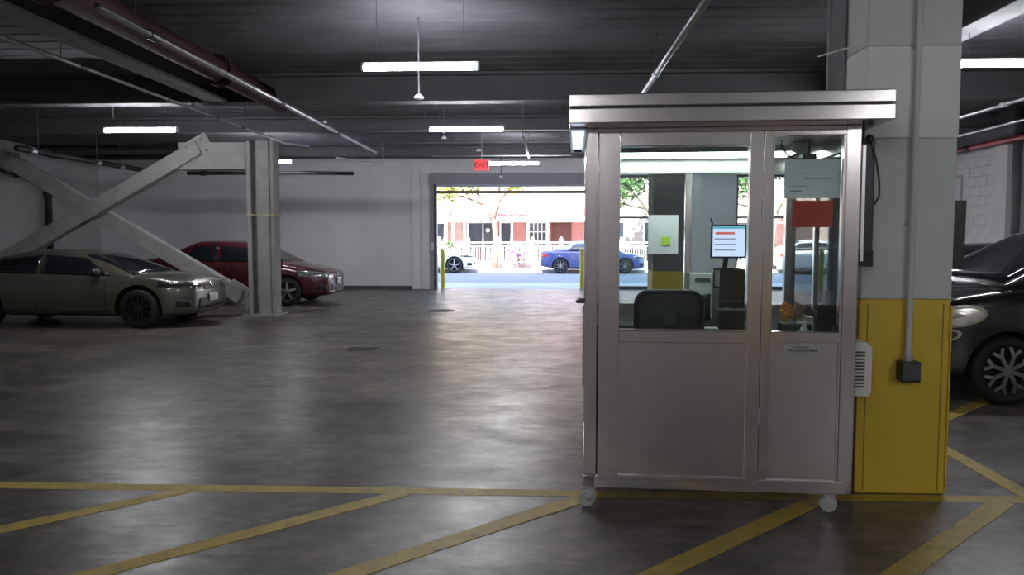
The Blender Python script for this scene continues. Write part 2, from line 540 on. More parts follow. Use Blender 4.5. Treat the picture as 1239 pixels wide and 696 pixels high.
# ================================================================== COLUMNS
def concrete_column(xa, xb, ya, yb, label, yel=1.155, mats=None):
    m1, m2, m3 = mats or (M['col_grey'], M['col_lit'], M['col_grey'])
    t = thing('concrete_column', label, 'column', ((xa + xb) / 2, (ya + yb) / 2, 0), 0, 'concrete columns with yellow bases')
    w, d = (xb - xa) / 2, (yb - ya) / 2
    MB().box(-w, w, -d, d, 0, yel).build('yellow_base', M['yellow'], t, bevel=0.012)
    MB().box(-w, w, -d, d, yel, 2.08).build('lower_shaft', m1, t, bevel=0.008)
    MB().box(-w - 0.004, w + 0.004, -d - 0.004, d + 0.004, 2.08, 2.60).build('middle_shaft', m2, t, bevel=0.008)  # lighter band paints in the light above the booth roof's shadow
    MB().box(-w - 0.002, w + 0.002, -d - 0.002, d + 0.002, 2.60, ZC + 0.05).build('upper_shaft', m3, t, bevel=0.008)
    for sx in (-1, 1):
        MB().box(sx * w - 0.004 if sx > 0 else -w - 0.004, sx * w + 0.004 if sx > 0 else -w + 0.004, -d - 0.006, -d + 0.05, 0.02, 1.12) \
            .build('corner_guard', M['yellow'], t)
        MB().box(sx * (w - 0.045) - 0.003, sx * (w - 0.045) + 0.003, -d - 0.004, -d + 0.002, 0.02, yel - 0.03).build('seam', M['yellow_dark'], t)
    return t
near_col = concrete_column(1.845, 2.365, 4.395, 4.915, 'grey concrete column with yellow base and conduit, right beside the steel booth')
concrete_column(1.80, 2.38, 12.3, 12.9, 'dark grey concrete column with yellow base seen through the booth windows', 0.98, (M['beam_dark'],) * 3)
concrete_column(2.30, 2.80, -4.0, -3.45, 'grey concrete column with yellow base standing in the rear half')

MB().box(-0.275, -0.255, 0.03, 0.26, 1.2, ZC).build('dark_strip', M['beam_dark'], near_col)  # flat dark strip along the rear half of the column's left face
# conduit with outlet box on the near column
t = thing('electrical_conduit', 'grey vertical conduit ending in a black socket box on the yellow column base', 'conduit', (2.115, 4.395, 0.68))
MB().cyl((0, -0.025, 0.10), (0, -0.025, 3.30), 0.018).build('pipe', M['col_grey'], t, smooth=False)
b = MB().box(-0.055, 0.055, -0.075, 0.0, 0, 0.12).build('socket_box', M['black'], t, bevel=0.006)
MB().box(-0.05, 0.05, -0.083, -0.073, 0.015, 0.105).build('cover', M['dgrey'], b, bevel=0.004)
MB().cyl((0, -0.025, 0.10), (0, -0.025, 0.15), 0.026).build('connector', M['conduit'], b)
for z in (0.9, 1.9, 2.8):
    MB().box(-0.03, 0.03, -0.012, 0.0, z, z + 0.025).build('clamp', M['conduit'], t)

# thin conduit behind the column, left of it, up to the deck
t = MB().cyl((1.830, 4.935, 0.0), (1.830, 4.935, 3.99), 0.014)
tag(t.build('vertical_conduit', M['conduit'], smooth=True), 'thin grey conduit rising along the left edge of the near column', 'conduit')
tag(MB().tube([(1.62, 4.55, 2.58), (1.75, 4.5, 2.61), (1.86, 4.45, 2.62)], 0.005).build('cable', M['white']), 'thin pale cable running to the near column above the booth', 'cable')

# steel column and X bracing on the left
colp = [(-0.27, -0.17), (-0.18, -0.17), (-0.18, -0.02), (-0.06, -0.02), (-0.06, -0.2), (0.19, -0.2), (0.19, -0.15), (0.27, -0.15),
        (0.27, 0.17), (-0.27, 0.17)]
t = thing('steel_column', 'pale fireproofed steel column with a recessed side between the two parked cars', 'column', (-5.54, 14.6, 0))
MB().prism(colp, 0, 3.42).build('shaft', M['steel_paint'], t, bevel=0.012)
MB().prism([(-0.30, -0.22), (0.29, -0.22), (0.29, 0.2), (-0.30, 0.2)], 1.97, 1.995).build('strap', M['strap'], t)
MB().box(-0.36, 0.36, -0.28, 0.28, 0, 0.03).build('base_plate', M['steel_paint'], t)
bm2 = tag(MB().box(-7.15, -5.82, 14.42, 14.74, 2.87, 3.40).build('brace_girder', M['steel_paint'], bevel=0.012),
          'pale deep girder stub joining the steel column to the upper brace', 'girder')

def brace(p0, p1, yb, label):
    """fireproofed steel diagonal with bolted gusset ends, in the plane y = yb"""
    t = thing('diagonal_brace', label, 'brace', (p0[0], yb, p0[1]), 0, 'crossed steel braces')
    q = Vector((p1[0] - p0[0], 0, p1[1] - p0[1]))
    d = q.normalized()
    MB().bar((0, 0, 0), q, 0.30, 0.22, up=(0, 1, 0)).build('beam', M['steel_paint'], t, bevel=0.02)
    for c in (d * 0.05, q - d * 0.05):
        g = MB().bar(c - d * 0.28, c + d * 0.28, 0.44, 0.05, up=(0, 1, 0)).build('gusset_plate', M['steel_paint'], t, bevel=0.01)
        bb = MB()
        for k in (-0.16, 0.0, 0.16):
            for s in (-0.12, 0.12):
                n = Vector((-d.z, 0, d.x))
                p = c + d * k + n * s
                bb.cyl(p + Vector((0, -0.14, 0)), p + Vector((0, -0.02, 0)), 0.022, seg=8)
        bb.build('bolts', M['steel_paint'], g)['kind'] = 'stuff'
    return t
brace((-6.06, 0.356), (-10.95, 3.20), 14.72, 'pale steel brace rising leftwards from the foot of the steel column')
brace((-6.72, 3.30), (-12.70, 0.02), 14.46, 'pale steel brace rising rightwards to the girder stub, crossing in front')

# ================================================================== CARS
def interp(tab, x):
    """smooth (monotone cosine-free hermite) interpolation in a table of (x, v)"""
    if x <= tab[0][0]:
        return tab[0][1]
    for (a, va), (b, vb) in zip(tab, tab[1:]):
        if x <= b:
            return va + (vb - va) * (x - a) / (b - a)
    return tab[-1][1]

def loft(sections):
    bm = bmesh.new()
    rings = [[bm.verts.new(p) for p in s] for s in sections]
    n = len(rings[0])
    for a, b in zip(rings, rings[1:]):
        for k in range(n):
            bm.faces.new((a[k], a[(k + 1) % n], b[(k + 1) % n], b[k]))
    bm.faces.new(rings[0][::-1])
    bm.faces.new(rings[-1])
    bmesh.ops.recalc_face_normals(bm, faces=bm.faces)
    return bm

def ring_from_half(x, half):
    """half: list of (y, z) from bottom centre to top centre with y >= 0"""
    r = [(x, y, z) for y, z in half]
    r += [(x, -y, z) for y, z in reversed(half[1:-1])]
    return r

def evaluated(o):
    dg = bpy.context.evaluated_depsgraph_get()
    return bpy.data.meshes.new_from_object(o.evaluated_get(dg))

def bvh_of(me):
    bm = bmesh.new(); bm.from_mesh(me)
    t = BVHTree.FromBMesh(bm)
    bm.free()
    return t

def patch(trees, origins, direction, name, material, parent, off=0.006, thick=0.010):
    """a skin laid on the surface: origins is a 2-D grid of points cast along direction"""
    d = Vector(direction).normalized()
    bm = bmesh.new()
    grid = []
    for row in origins:
        g = []
        for p in row:
            best = None
            for t in trees:
                hit = t.ray_cast(Vector(p), d, 12)
                if hit[0] is not None and (best is None or hit[3] < best[3]):
                    best = hit
            if best is None:
                g.append(None)
            else:
                n = best[1]
                if n.dot(d) > 0:
                    n = -n
                g.append(bm.verts.new(best[0] + n * off))
        grid.append(g)
    for a, b in zip(grid, grid[1:]):
        for k in range(len(a) - 1):
            q = (a[k], a[k + 1], b[k + 1], b[k])
            if None in q:
                continue
            if max((q[i].co - q[j].co).length for i in range(4) for j in range(i)) > 0.45:
                continue
            f = bm.faces.new(q)
            f.normal_update()
            if f.normal.dot(d) > 0:
                f.normal_flip()
    me = bpy.data.meshes.new(name)
    bm.to_mesh(me); bm.free()
    me.materials.append(material)
    me.shade_smooth()
    o = link(name, me, parent)
    if thick:
        s = o.modifiers.new('solid', 'SOLIDIFY')
        s.thickness = thick
        s.offset = -1
    return o

def quadgrid(c00, c10, c11, c01, nu=8, nv=5):
    """bilinear grid of points"""
    out = []
    for j in range(nv + 1):
        v = j / nv
        row = []
        for i in range(nu + 1):
            u = i / nu
            row.append(Vector(c00) * (1 - u) * (1 - v) + Vector(c10) * u * (1 - v) + Vector(c11) * u * v + Vector(c01) * (1 - u) * v)
        out.append(row)
    return out

def wheel_parts(root, x, y, r, rim_r, width, side, style, tyre_m, rim_m):
    """side = +1 outer face towards +y"""
    w = width / 2
    p = [(rim_r, -w), (r * 0.93, -w), (r * 0.985, -w * 0.75), (r, -w * 0.4), (r, w * 0.4), (r * 0.985, w * 0.75), (r * 0.93, w), (rim_r, w), (rim_r, -w)]
    tyre = MB().lathe(p, 'y', 36).build('wheel', tyre_m, root, smooth=True)
    tyre.location = (x, y, r)
    o = w * 0.82 * side
    MB().lathe([(rim_r * 0.90, o * 0.2), (rim_r, o), (rim_r * 1.03, o * 1.12), (rim_r * 1.04, o * 0.9), (rim_r * 0.92, o * 0.1), (rim_r * 0.90, o * 0.2)], 'y', 36) \
        .build('rim', rim_m, tyre, smooth=True)
    MB().cyl((0, -w * 0.3 * side, 0), (0, o * 0.25, 0), rim_r * 0.95, seg=28).build('brake_disc', M['dark'], tyre)
    sp = MB()
    n = {'five': 5, 'ten': 10, 'split': 7, 'flower': 8}[style]
    for k in range(n):
        a = 2 * PI * k / n + 0.3
        ca, sa = math.cos(a), math.sin(a)
        hw = {'five': 0.055, 'ten': 0.022, 'split': 0.03, 'flower': 0.018}[style]
        if style == 'flower':
            for q in (-0.23, 0.23):
                e = (math.cos(a + q) * rim_r * 0.97, o * 0.85, math.sin(a + q) * rim_r * 0.97)
                mid = (ca * rim_r * 0.62, o * 0.98, sa * rim_r * 0.62)
                sp.bar(mid, e, hw * 1.6, 0.025, up=(0, 1, 0))
            sp.bar((ca * 0.03, o, sa * 0.03), (ca * rim_r * 0.66, o * 0.98, sa * rim_r * 0.66), hw * 1.9, 0.028, up=(0, 1, 0))
        elif style == 'split':
            for q in (-0.12, 0.12):
                e = (math.cos(a + q) * rim_r * 0.98, o * 0.8, math.sin(a + q) * rim_r * 0.98)
                sp.bar((ca * 0.04, o, sa * 0.04), e, hw, 0.03, up=(0, 1, 0))
        else:
            sp.bar((ca * 0.03, o, sa * 0.03), (ca * rim_r * 0.97, o * 0.8, sa * rim_r * 0.97), hw, 0.03, up=(0, 1, 0))
    sp.cyl((0, o * 0.7, 0), (0, o * 1.05, 0), rim_r * 0.22, seg=14)
    sp.build('spokes', rim_m, tyre)
    return tyre

def make_car(name, label, S, paint, loc, rz, group=None):
    """S: dimension tables measured from the nose (a = 0) to the tail; local +x points forward, nose at x = 0"""
    root = thing(name, label, 'car', loc, rz, group)
    L, W = S['L'], S['W'] / 2
    stations = S['stations']
    secs = []
    for a in stations:
        w, zb, zs, zt = interp(S['w'], a) * W, interp(S['zb'], a), interp(S['zs'], a), interp(S['zt'], a)
        h = zs - zb
        half = [(0, zb), (0.80 * w, zb), (0.955 * w, zb + 0.05), (w * 0.985, zb + 0.22 * h), (w, zb + 0.5 * h), (w * 0.995, zb + 0.78 * h), (0.965 * w, zs),
                (0.88 * w, zs + (zt - zs) * 0.65), (0.5 * w, zt), (0, zt + 0.012)]
        secs.append(ring_from_half(-a, half))
    bm = loft(secs)
    me = bpy.data.meshes.new('tmp'); bm.to_mesh(me); bm.free()
    tmp = bpy.data.objects.new('tmp_body', me); C.objects.link(tmp)
    me.materials.append(paint); me.materials.append(M['dark'])
    ss = tmp.modifiers.new('s', 'SUBSURF'); ss.levels = 2; ss.render_levels = 2
    cutters = []
    r = S['r']
    wa = S['wheels']
    for a in wa:
        for s in (-1, 1):
            cu = MB().cyl((-a, s * (W - 0.36), r * 1.02), (-a, s * (W + 0.2), r * 1.02), r * S.get('arch', 1.13), seg=40).mesh('cut', M['dark'])
            co = bpy.data.objects.new('cut', cu); C.objects.link(co); cutters.append(co)
            bo = tmp.modifiers.new('b', 'BOOLEAN'); bo.object = co; bo.operation = 'DIFFERENCE'; bo.solver = 'EXACT'
            try:
                bo.material_mode = 'TRANSFER'
            except Exception:
                pass
    body_me = evaluated(tmp)
    body_me.name = 'body'
    for o in cutters + [tmp]:
        bpy.data.objects.remove(o, do_unlink=True)
    body = link('body', body_me, root)
    smooth_by_angle(body, 40)
    # cabin
    csec = []
    for a in S['cstations']:
        zr = interp(S['roof'], a)
        zbelt = min(interp(S['zs'], a), zr - 0.02) - 0.02
        wb = interp(S['w'], a) * W * 0.955
        hfrac = max(0.0, min(1.0, (zr - zbelt) / S['H_cab']))
        wr = wb - (wb - S['wroof']) * hfrac
        half = [(0, zbelt - 0.15), (wb * 0.9, zbelt - 0.15), (wb, zbelt), (wb - (wb - wr) * 0.42, zbelt + (zr - zbelt) * 0.5), (wr + 0.01, zr - 0.07 * hfrac - 0.01),
                (wr - 0.07, zr - 0.012), (wr * 0.5, zr + 0.02 * hfrac), (0, zr + 0.03 * hfrac)]
        csec.append(ring_from_half(-a, half))
    bm = loft(csec)
    me = bpy.data.meshes.new('tmp'); bm.to_mesh(me); bm.free()
    me.materials.append(S.get('roof_mat', paint))
    tmp = bpy.data.objects.new('tmp_cabin', me); C.objects.link(tmp)
    ss = tmp.modifiers.new('s', 'SUBSURF'); ss.levels = 2; ss.render_levels = 2
    cab_me = evaluated(tmp); cab_me.name = 'cabin'
    bpy.data.objects.remove(tmp, do_unlink=True)
    cab = link('cabin', cab_me, root)
    cab_me.shade_smooth()
    tb, tc = bvh_of(body_me), bvh_of(cab_me)
    # side windows
    for s in (-1, 1):
        for (a0b, a0t, a1b, a1t) in S['side_windows']:
            zb0, zb1 = interp(S['zs'], a0b) + 0.035, interp(S['zs'], a1b) + 0.035
            zt0, zt1 = interp(S['roof'], a0t) - S.get('wtop', 0.10), interp(S['roof'], a1t) - S.get('wtop', 0.10)
            g = quadgrid((-a0b, s * 3, zb0), (-a1b, s * 3, zb1), (-a1t, s * 3, zt1), (-a0t, s * 3, zt0), 8, 6)
            patch([tc, tb], g, (0, -s, 0), 'side_window', M['car_glass'], root)
    for nm, (ya, a0, a1, yb) in (('windshield', S['windshield']), ('rear_window', S['rear_window'])):
        g = quadgrid((-a0, -ya, 4), (-a0, ya, 4), (-a1, yb, 4), (-a1, -yb, 4), 12, 8)
        patch([tc], g, (0, 0, -1), nm, M['car_glass'], root)
    # door seams
    for s in (-1, 1):
        for a in S['seams']:
            z0, z1 = interp(S['zb'], a) + 0.12, interp(S['zs'], a) - 0.01
            patch([tb], quadgrid((-a - 0.005, s * 3, z0), (-a + 0.005, s * 3, z0), (-a + 0.005, s * 3, z1), (-a - 0.005, s * 3, z1), 1, 8),
                  (0, -s, 0), 'door_seam', M['dark'], root, off=0.002, thick=0)
        for a in S['handles']:
            z = interp(S['zs'], a) - 0.09
            patch([tb], quadgrid((-a - 0.1, s * 3, z), (-a + 0.1, s * 3, z + 0.005), (-a + 0.1, s * 3, z + 0.03), (-a - 0.1, s * 3, z + 0.028), 4, 1),
                  (0, -s, 0), 'door_handle', S.get('handle_mat', paint), root, off=0.025, thick=0.02)
        # sill
        a0, a1 = wa[0] + r * 1.2, wa[1] - r * 1.2
        patch([tb], quadgrid((-a0, s * 3, 0.21), (-a1, s * 3, 0.21), (-a1, s * 3, 0.29), (-a0, s * 3, 0.29), 8, 1), (0, -s, 0), 'sill_trim', M['black'], root, off=0.01)
        # mirror
        am = S['mirror']
        zm = interp(S['zs'], am) + 0.09
        ym = s * (interp(S['w'], am) * W * 0.955 + 0.09)
        mr = MB().ball((-am, ym, zm), 0.075, 0.12, 0.075).build('mirror', S.get('mirror_mat', paint), root, smooth=True)
        MB().box(-am - 0.03, -am + 0.03, min(ym, s * (W * 0.85)), max(ym, s * (W * 0.85)), zm - 0.07, zm - 0.03).build('mirror_arm', M['black'], mr)
    # wheels
    for a in wa:
        for s in (-1, 1):
            wheel_parts(root, -a, s * (W - 0.125), r, S['rim'], 0.215, s, S['spokes'], M['rubber'], S['rim_mat'])
    # fascia
    for f in S['face']:
        nm, m_, pts, off = f[:4]
        for s in ((-1, 1) if f[4] else (1,)):
            P = [(2.5 if f[5] > 0 else -L - 2.5, s * y, z) for y, z in pts]
            patch([tb], quadgrid(*P, f[6] if len(f) > 6 else 8, 4), (-f[5], 0, 0), nm, m_, root, off=off, thick=0.012)
    for f in S.get('side', ()):          # lamps seen from the flank, cast diagonally
        nm, m_, (cx, cz), (rx, rz_), off = f
        for s in (-1, 1):
            d = Vector((-0.55, -s, 0)).normalized()
            rows = []
            for j in range(5):
                rr = (0.02 + j / 4)
                row = []
                for k in range(21):
                    t_ = 2 * PI * k / 20
                    p = Vector((cx + rx * min(rr, 1) * math.cos(t_), s * W, cz + rz_ * min(rr, 1) * math.sin(t_) + f[3][0] * 0.12 * min(rr, 1) * -math.cos(t_)))
                    row.append(p - d * 3)
                rows.append(row)
            patch([tb], rows, d, nm, m_, root, off=off, thick=0.012)
    return root

grey_paint = mat('grey_tan_paint', (0.125, 0.115, 0.092), 0.3, 0.35, 0.03, coat=0.8)
red_paint = mat('red_paint_car', (0.085, 0.010, 0.015), 0.3, 0.25, 0.03, coat=0.8)
black_paint = mat('black_paint_car', (0.010, 0.010, 0.012), 0.25, 0.0, 0.03, coat=0.9)
black_paint2 = mat('charcoal_paint_car', (0.02, 0.02, 0.024), 0.3, 0.0, 0.03, coat=0.7)
white_paint = mat('white_paint_car', (0.80, 0.80, 0.79), 0.3, 0.0, 0.02, coat=0.8)
blue_paint = mat('blue_paint_car', (0.07, 0.09, 0.26), 0.3, 0.2, 0.03, coat=0.8)
M['lamp_clear'] = mat('lamp_clear', (0.55, 0.56, 0.58), 0.12, 0.6, 0.2, 14, coat=0.8)
M['lamp_dark'] = mat('lamp_smoked', (0.05, 0.052, 0.06), 0.1, 0.4, 0.3, 14, coat=0.8)
M['lamp_warm'] = mat('lamp_warm', (0.74, 0.70, 0.60), 0.2, 0.15, 0.2, 16, coat=0.8)
M['tail'] = mat('tail_lamp', (0.55, 0.02, 0.03), 0.2, 0, 0.1, coat=0.8)
M['plate'] = mat('licence_plate', (0.75, 0.75, 0.76), 0.5, 0, 0.05)

def sedan(L=4.6, W=1.80, H=1.42, fo=0.88, wb=2.72, r=0.335, rim=0.225, cowl=1.02, tail_a=4.15, belt=0.93, hood0=0.70, fast=True, **kw):
    st = [0.0, 0.015, 0.05, 0.14, 0.30, 0.55, 0.85, 1.15, 1.5, 2.0, 2.6, 3.2, L - 1.05, L - 0.7, L - 0.4, L - 0.16, L - 0.05, L - 0.015, L]
    S = dict(L=L, W=W, r=r, rim=rim, wheels=(fo, fo + wb), stations=st)
    S['w'] = [(0, 0.50), (0.015, 0.64), (0.05, 0.745), (0.14, 0.84), (0.30, 0.915), (0.55, 0.965), (0.9, 0.99), (2.0, 1.0), (L - 1.0, 0.995), (L - 0.5, 0.955),
              (L - 0.16, 0.86), (L - 0.05, 0.77), (L - 0.015, 0.68), (L, 0.55)]
    S['zb'] = [(0, 0.36), (0.015, 0.29), (0.05, 0.245), (0.14, 0.20), (0.5, 0.185), (L - 0.9, 0.20), (L - 0.3, 0.26), (L - 0.05, 0.32), (L - 0.015, 0.36), (L, 0.44)]
    S['zt'] = [(0, hood0 - 0.10), (0.015, hood0 - 0.045), (0.05, hood0), (0.14, hood0 + 0.05), (0.35, hood0 + 0.11), (0.7, hood0 + 0.18), (1.1, belt + 0.05), (1.5, belt + 0.06),
               (L - 1.1, belt + 0.09), (L - 0.4, belt + 0.11), (L - 0.12, belt + 0.09), (L - 0.05, belt + 0.03), (L - 0.015, belt - 0.03), (L, belt - 0.12)]
    S['zs'] = [(0, hood0 - 0.16), (0.015, hood0 - 0.10), (0.05, hood0 - 0.06), (0.14, hood0 - 0.02), (0.35, hood0 + 0.035), (0.7, hood0 + 0.10), (1.1, belt - 0.02), (1.6, belt), (L - 1.0, belt + 0.04),
               (L - 0.3, belt + 0.05), (L - 0.05, belt - 0.02), (L, belt - 0.18)]
    t0 = cowl
    S['roof'] = [(t0 - 0.12, belt - 0.02), (t0, belt + 0.05), (t0 + 0.45, belt + (H - belt) * 0.60), (t0 + 0.85, H - 0.06), (t0 + 1.15, H - 0.02), (t0 + 1.6, H), (t0 + 2.1, H - 0.02),
                 (tail_a - 0.95, H - 0.09), (tail_a - 0.5, belt + (H - belt) * 0.60), (tail_a, belt + 0.10), (tail_a + 0.1, belt + 0.03)]
    S['cstations'] = [t0 - 0.10, t0, t0 + 0.22, t0 + 0.45, t0 + 0.65, t0 + 0.85, t0 + 1.15, t0 + 1.6, t0 + 2.1, tail_a - 0.95, tail_a - 0.7, tail_a - 0.5, tail_a - 0.25, tail_a, tail_a + 0.08]
    S['H_cab'] = H - belt
    S['wroof'] = W / 2 * 0.66
    m = (t0 + tail_a) / 2 - 0.05
    S['side_windows'] = [(t0 + 0.34, t0 + 0.86, m - 0.03, m - 0.03), (m + 0.04, m + 0.04, tail_a - 0.72, tail_a - 1.0)]
    S['windshield'] = (W / 2 * 0.82, t0 + 0.0, t0 + 0.90, W / 2 * 0.64)
    S['rear_window'] = (W / 2 * 0.58, tail_a - 0.90, tail_a - 0.06, W / 2 * 0.70)
    S['seams'] = (t0 + 0.42, m, tail_a - 0.75)
    S['handles'] = (m - 0.18, tail_a - 0.92)
    S['mirror'] = t0 + 0.55
    S['spokes'] = 'ten'
    S['rim_mat'] = M['alloy_dark']
    hz = hood0 - 0.06
    S['face'] = [
        ('headlight', M['lamp_dark'], [(0.34, hz - 0.06), (0.86, hz - 0.005), (0.84, hz + 0.075), (0.34, hz + 0.02)], 0.008, True, 1, 10),
        ('running_light', M['chrome'], [(0.42, hz + 0.035), (0.84, hz + 0.085), (0.83, hz + 0.10), (0.42, hz + 0.05)], 0.012, True, 1, 10),
        ('grille', M['black'], [(-0.33, hz - 0.06), (0.33, hz - 0.06), (0.33, hz + 0.01), (-0.33, hz + 0.01)], 0.008, False, 1, 10),
        ('lower_intake', M['black'], [(-0.55, 0.32), (0.55, 0.32), (0.50, 0.48), (-0.50, 0.48)], 0.008, False, 1, 12),
        ('fog_recess', M['black'], [(0.66, 0.34), (0.80, 0.36), (0.80, 0.48), (0.68, 0.46)], 0.008, True, 1, 4),
        ('badge', M['chrome'], [(-0.06, hz - 0.03), (0.06, hz - 0.03), (0.06, hz + 0.05), (-0.06, hz + 0.05)], 0.02, False, 1, 4),
        ('licence_plate', M['plate'], [(-0.16, 0.42), (0.16, 0.42), (0.16, 0.55), (-0.16, 0.55)], 0.03, False, 1, 2),
        ('tail_lamp', M['tail'], [(0.42, 0.74), (0.82, 0.76), (0.80, 0.90), (0.42, 0.88)], 0.008, True, -1, 8),
        ('rear_plate', M['plate'], [(-0.16, 0.62), (0.16, 0.62), (0.16, 0.75), (-0.16, 0.75)], 0.02, False, -1, 2),
    ]
    S.update(kw)
    return S

S1 = sedan(L=4.60, W=1.80, H=1.31, fo=0.90, wb=2.73, cowl=1.03, tail_a=4.35, belt=0.865, wtop=0.075, hood0=0.755, arch=1.19, spokes='ten', mirror_mat=M['black'], handle_mat=grey_paint)
make_car('sedan_car', 'grey beige sedan with dark wheels parked in front of the crossed braces', S1, grey_paint, (-5.93, 13.10, 0), 0)

S2 = sedan(L=4.80, W=1.82, H=1.46, fo=0.93, wb=2.775, r=0.33, rim=0.215, cowl=1.05, tail_a=4.1, belt=0.95, hood0=0.74, spokes='five', rim_mat=M['alloy'])
S2['face'] = [f for f in S2['face'] if f[0] not in ('headlight', 'running_light', 'licence_plate')] + [
    ('headlight', M['lamp_clear'], [(0.46, 0.60), (0.88, 0.66), (0.86, 0.80), (0.48, 0.70)], 0.008, True, 1, 10),
    ('licence_plate', M['plate'], [(-0.17, 0.46), (0.17, 0.46), (0.17, 0.62), (-0.17, 0.62)], 0.03, False, 1, 2),
    ('chrome_strip', M['chrome'], [(-0.60, 0.30), (0.60, 0.30), (0.60, 0.32), (-0.60, 0.32)], 0.012, False, 1, 12)]
make_car('sedan_car', 'dark red sedan with silver wheels parked behind the steel column', S2, red_paint, (-4.86, 17.45, 0), 0)

# small tall black hatchback on the right
L = 4.2
S3 = sedan(L=L, W=1.80, H=1.66, fo=0.82, wb=2.61, r=0.315, rim=0.222, cowl=0.82, tail_a=4.0, belt=1.07, hood0=0.88, spokes='flower', rim_mat=M['alloy'])
S3['zt'] = [(0, 0.70), (0.015, 0.78), (0.05, 0.86), (0.14, 0.93), (0.35, 1.0), (0.7, 1.07), (1.1, 1.11), (1.5, 1.13), (L - 0.4, 1.16), (L - 0.12, 1.12), (L - 0.05, 1.05), (L, 0.9)]
S3['zs'] = [(0, 0.62), (0.015, 0.70), (0.05, 0.78), (0.14, 0.85), (0.35, 0.93), (0.7, 1.0), (1.1, 1.05), (1.6, 1.07), (L - 0.3, 1.10), (L - 0.05, 1.0), (L, 0.8)]
t0, H, belt, ta = 0.82, 1.66, 1.07, 4.0
S3['roof'] = [(t0 - 0.12, belt), (t0, belt + 0.05), (t0 + 0.45, belt + 0.28), (t0 + 0.85, H - 0.08), (t0 + 1.15, H - 0.02), (t0 + 1.6, H), (t0 + 2.1, H),
              (ta - 0.95, H - 0.02), (ta - 0.5, H - 0.06), (ta, H - 0.30), (ta + 0.1, belt + 0.1)]
S3['side_windows'] = [(t0 + 0.55, t0 + 0.95, 2.3, 2.3), (2.4, 2.4, 3.5, 3.4)]
S3['rear_window'] = (0.5, ta - 0.35, ta + 0.02, 0.52)
S3['face'] = [('grille', M['black'], [(-0.45, 0.36), (0.45, 0.36), (0.42, 0.52), (-0.42, 0.52)], 0.008, False, 1, 10),
              ('licence_plate', M['plate'], [(-0.16, 0.5), (0.16, 0.5), (0.16, 0.62), (-0.16, 0.62)], 0.02, False, 1, 2),
              ('badge', M['chrome'], [(-0.06, 0.70), (0.06, 0.70), (0.06, 0.78), (-0.06, 0.78)], 0.012, False, 1, 3)]
S3['side'] = [('headlight', M['lamp_warm'], (-0.33, 0.80), (0.27, 0.10), 0.010),
              ('headlight_lens', M['lamp_dark'], (-0.20, 0.785), (0.08, 0.06), 0.016),
              ('fog_light', M['lamp_warm'], (-0.25, 0.63), (0.13, 0.055), 0.010),
              ('fog_lens', M['lamp_dark'], (-0.25, 0.63), (0.09, 0.036), 0.016)]
make_car('hatchback_car', 'black tall hatchback with rounded headlights beside the yellow column', S3, black_paint, (3.38, 7.70, 0), PI)

S4 = sedan(L=4.6, W=1.82, H=1.44, cowl=1.05, tail_a=4.2, belt=0.95, hood0=0.76, spokes='five')
make_car('sedan_car', 'dark charcoal sedan parked behind the black hatchback', S4, black_paint2, (3.75, 11.0, 0), PI)

# ================================================================== STEEL GUARD BOOTH
BA = -math.radians(2.8)
BX, BY = 0.232, 4.085
booth = thing('guard_booth', 'brushed stainless steel attendant booth on casters with glass windows', 'booth', (BX, BY, 0), BA)
BW, BD, Z0, Z1 = 1.44, 1.25, 0.12, 2.10
pb = dict(parent=booth)
b = MB()
b.box(0, BW, 0, 0.06, Z0, 0.19).box(0, BW, BD - 0.06, BD, Z0, 0.19).box(0, 0.06, 0, BD, Z0, 0.19).box(BW - 0.06, BW, 0, BD, Z0, 0.19)
b.build('base_frame', M['inox_frame'], booth, bevel=0.004)
MB().box(0.03, BW - 0.03, 0.03, BD - 0.03, 0.15, 0.185).build('booth_floor', M['dgrey'], booth)
for (x0, x1, y0, y1) in ((0, 0.065, 0.0, 0.07), (1.365, BW, 0.0, 0.075), (0, 0.06, BD - 0.06, BD), (BW - 0.06, BW, BD - 0.06, BD)):
    MB().box(x0, x1, y0, y1, 0.19, Z1).build('corner_post', M['inox_post'], booth, bevel=0.005)
MB().box(0.065, 1.365, 0.0, 0.06, 2.078, Z1).build('front_header', M['inox_frame'], booth, bevel=0.003)
MB().box(0.944, 0.990, 0.0, 0.06, 0.19, 2.078).build('door_jamb', M['inox_post'], booth, bevel=0.004)
# fixed right front panel
MB().box(0.990, 1.365, 0.005, 0.055, 0.948, 1.004).build('window_rail', M['inox_frame'], booth, bevel=0.004)
MB().box(0.990, 1.365, 0.005, 0.055, 2.052, 2.078).build('window_head', M['inox_frame'], booth, bevel=0.003)
MB().box(0.990, 1.352, 0.018, 0.045, 0.19, 0.948).build('lower_panel', M['inox'], booth)
MB().box(1.352, 1.365, 0.010, 0.045, 0.19, 0.948).build('panel_edge', M['inox_post'], booth, bevel=0.002)
MB().box(0.990, 1.365, 0.028, 0.034, 1.004, 2.052).build('window_pane', M['glass'], booth)
for a in ((0.990, 1.000), (1.353, 1.365)):
    MB().box(a[0], a[1], 0.012, 0.05, 1.004, 2.052).build('glazing_bead', M['inox_post'], booth)
# name plate
pl = MB().box(1.072, 1.258, 0.012, 0.018, 0.870, 0.940).build('name_plate', M['plaque'], booth, bevel=0.002)
pl['label'] = 'small grey name plate with three lines of fine print'
for (x0, x1, z, h) in ((1.12, 1.20, 0.921, 0.006), (1.088, 1.242, 0.902, 0.010), (1.105, 1.225, 0.884, 0.006)):
    q = MB()
    x = x0
    while x < x1:
        w = random.uniform(0.006, 0.016)
        q.box(x, min(x + w, x1), 0.0112, 0.0125, z - h / 2, z + h / 2)
        x += w + 0.003
    q.build('print', M['dgrey'], pl)
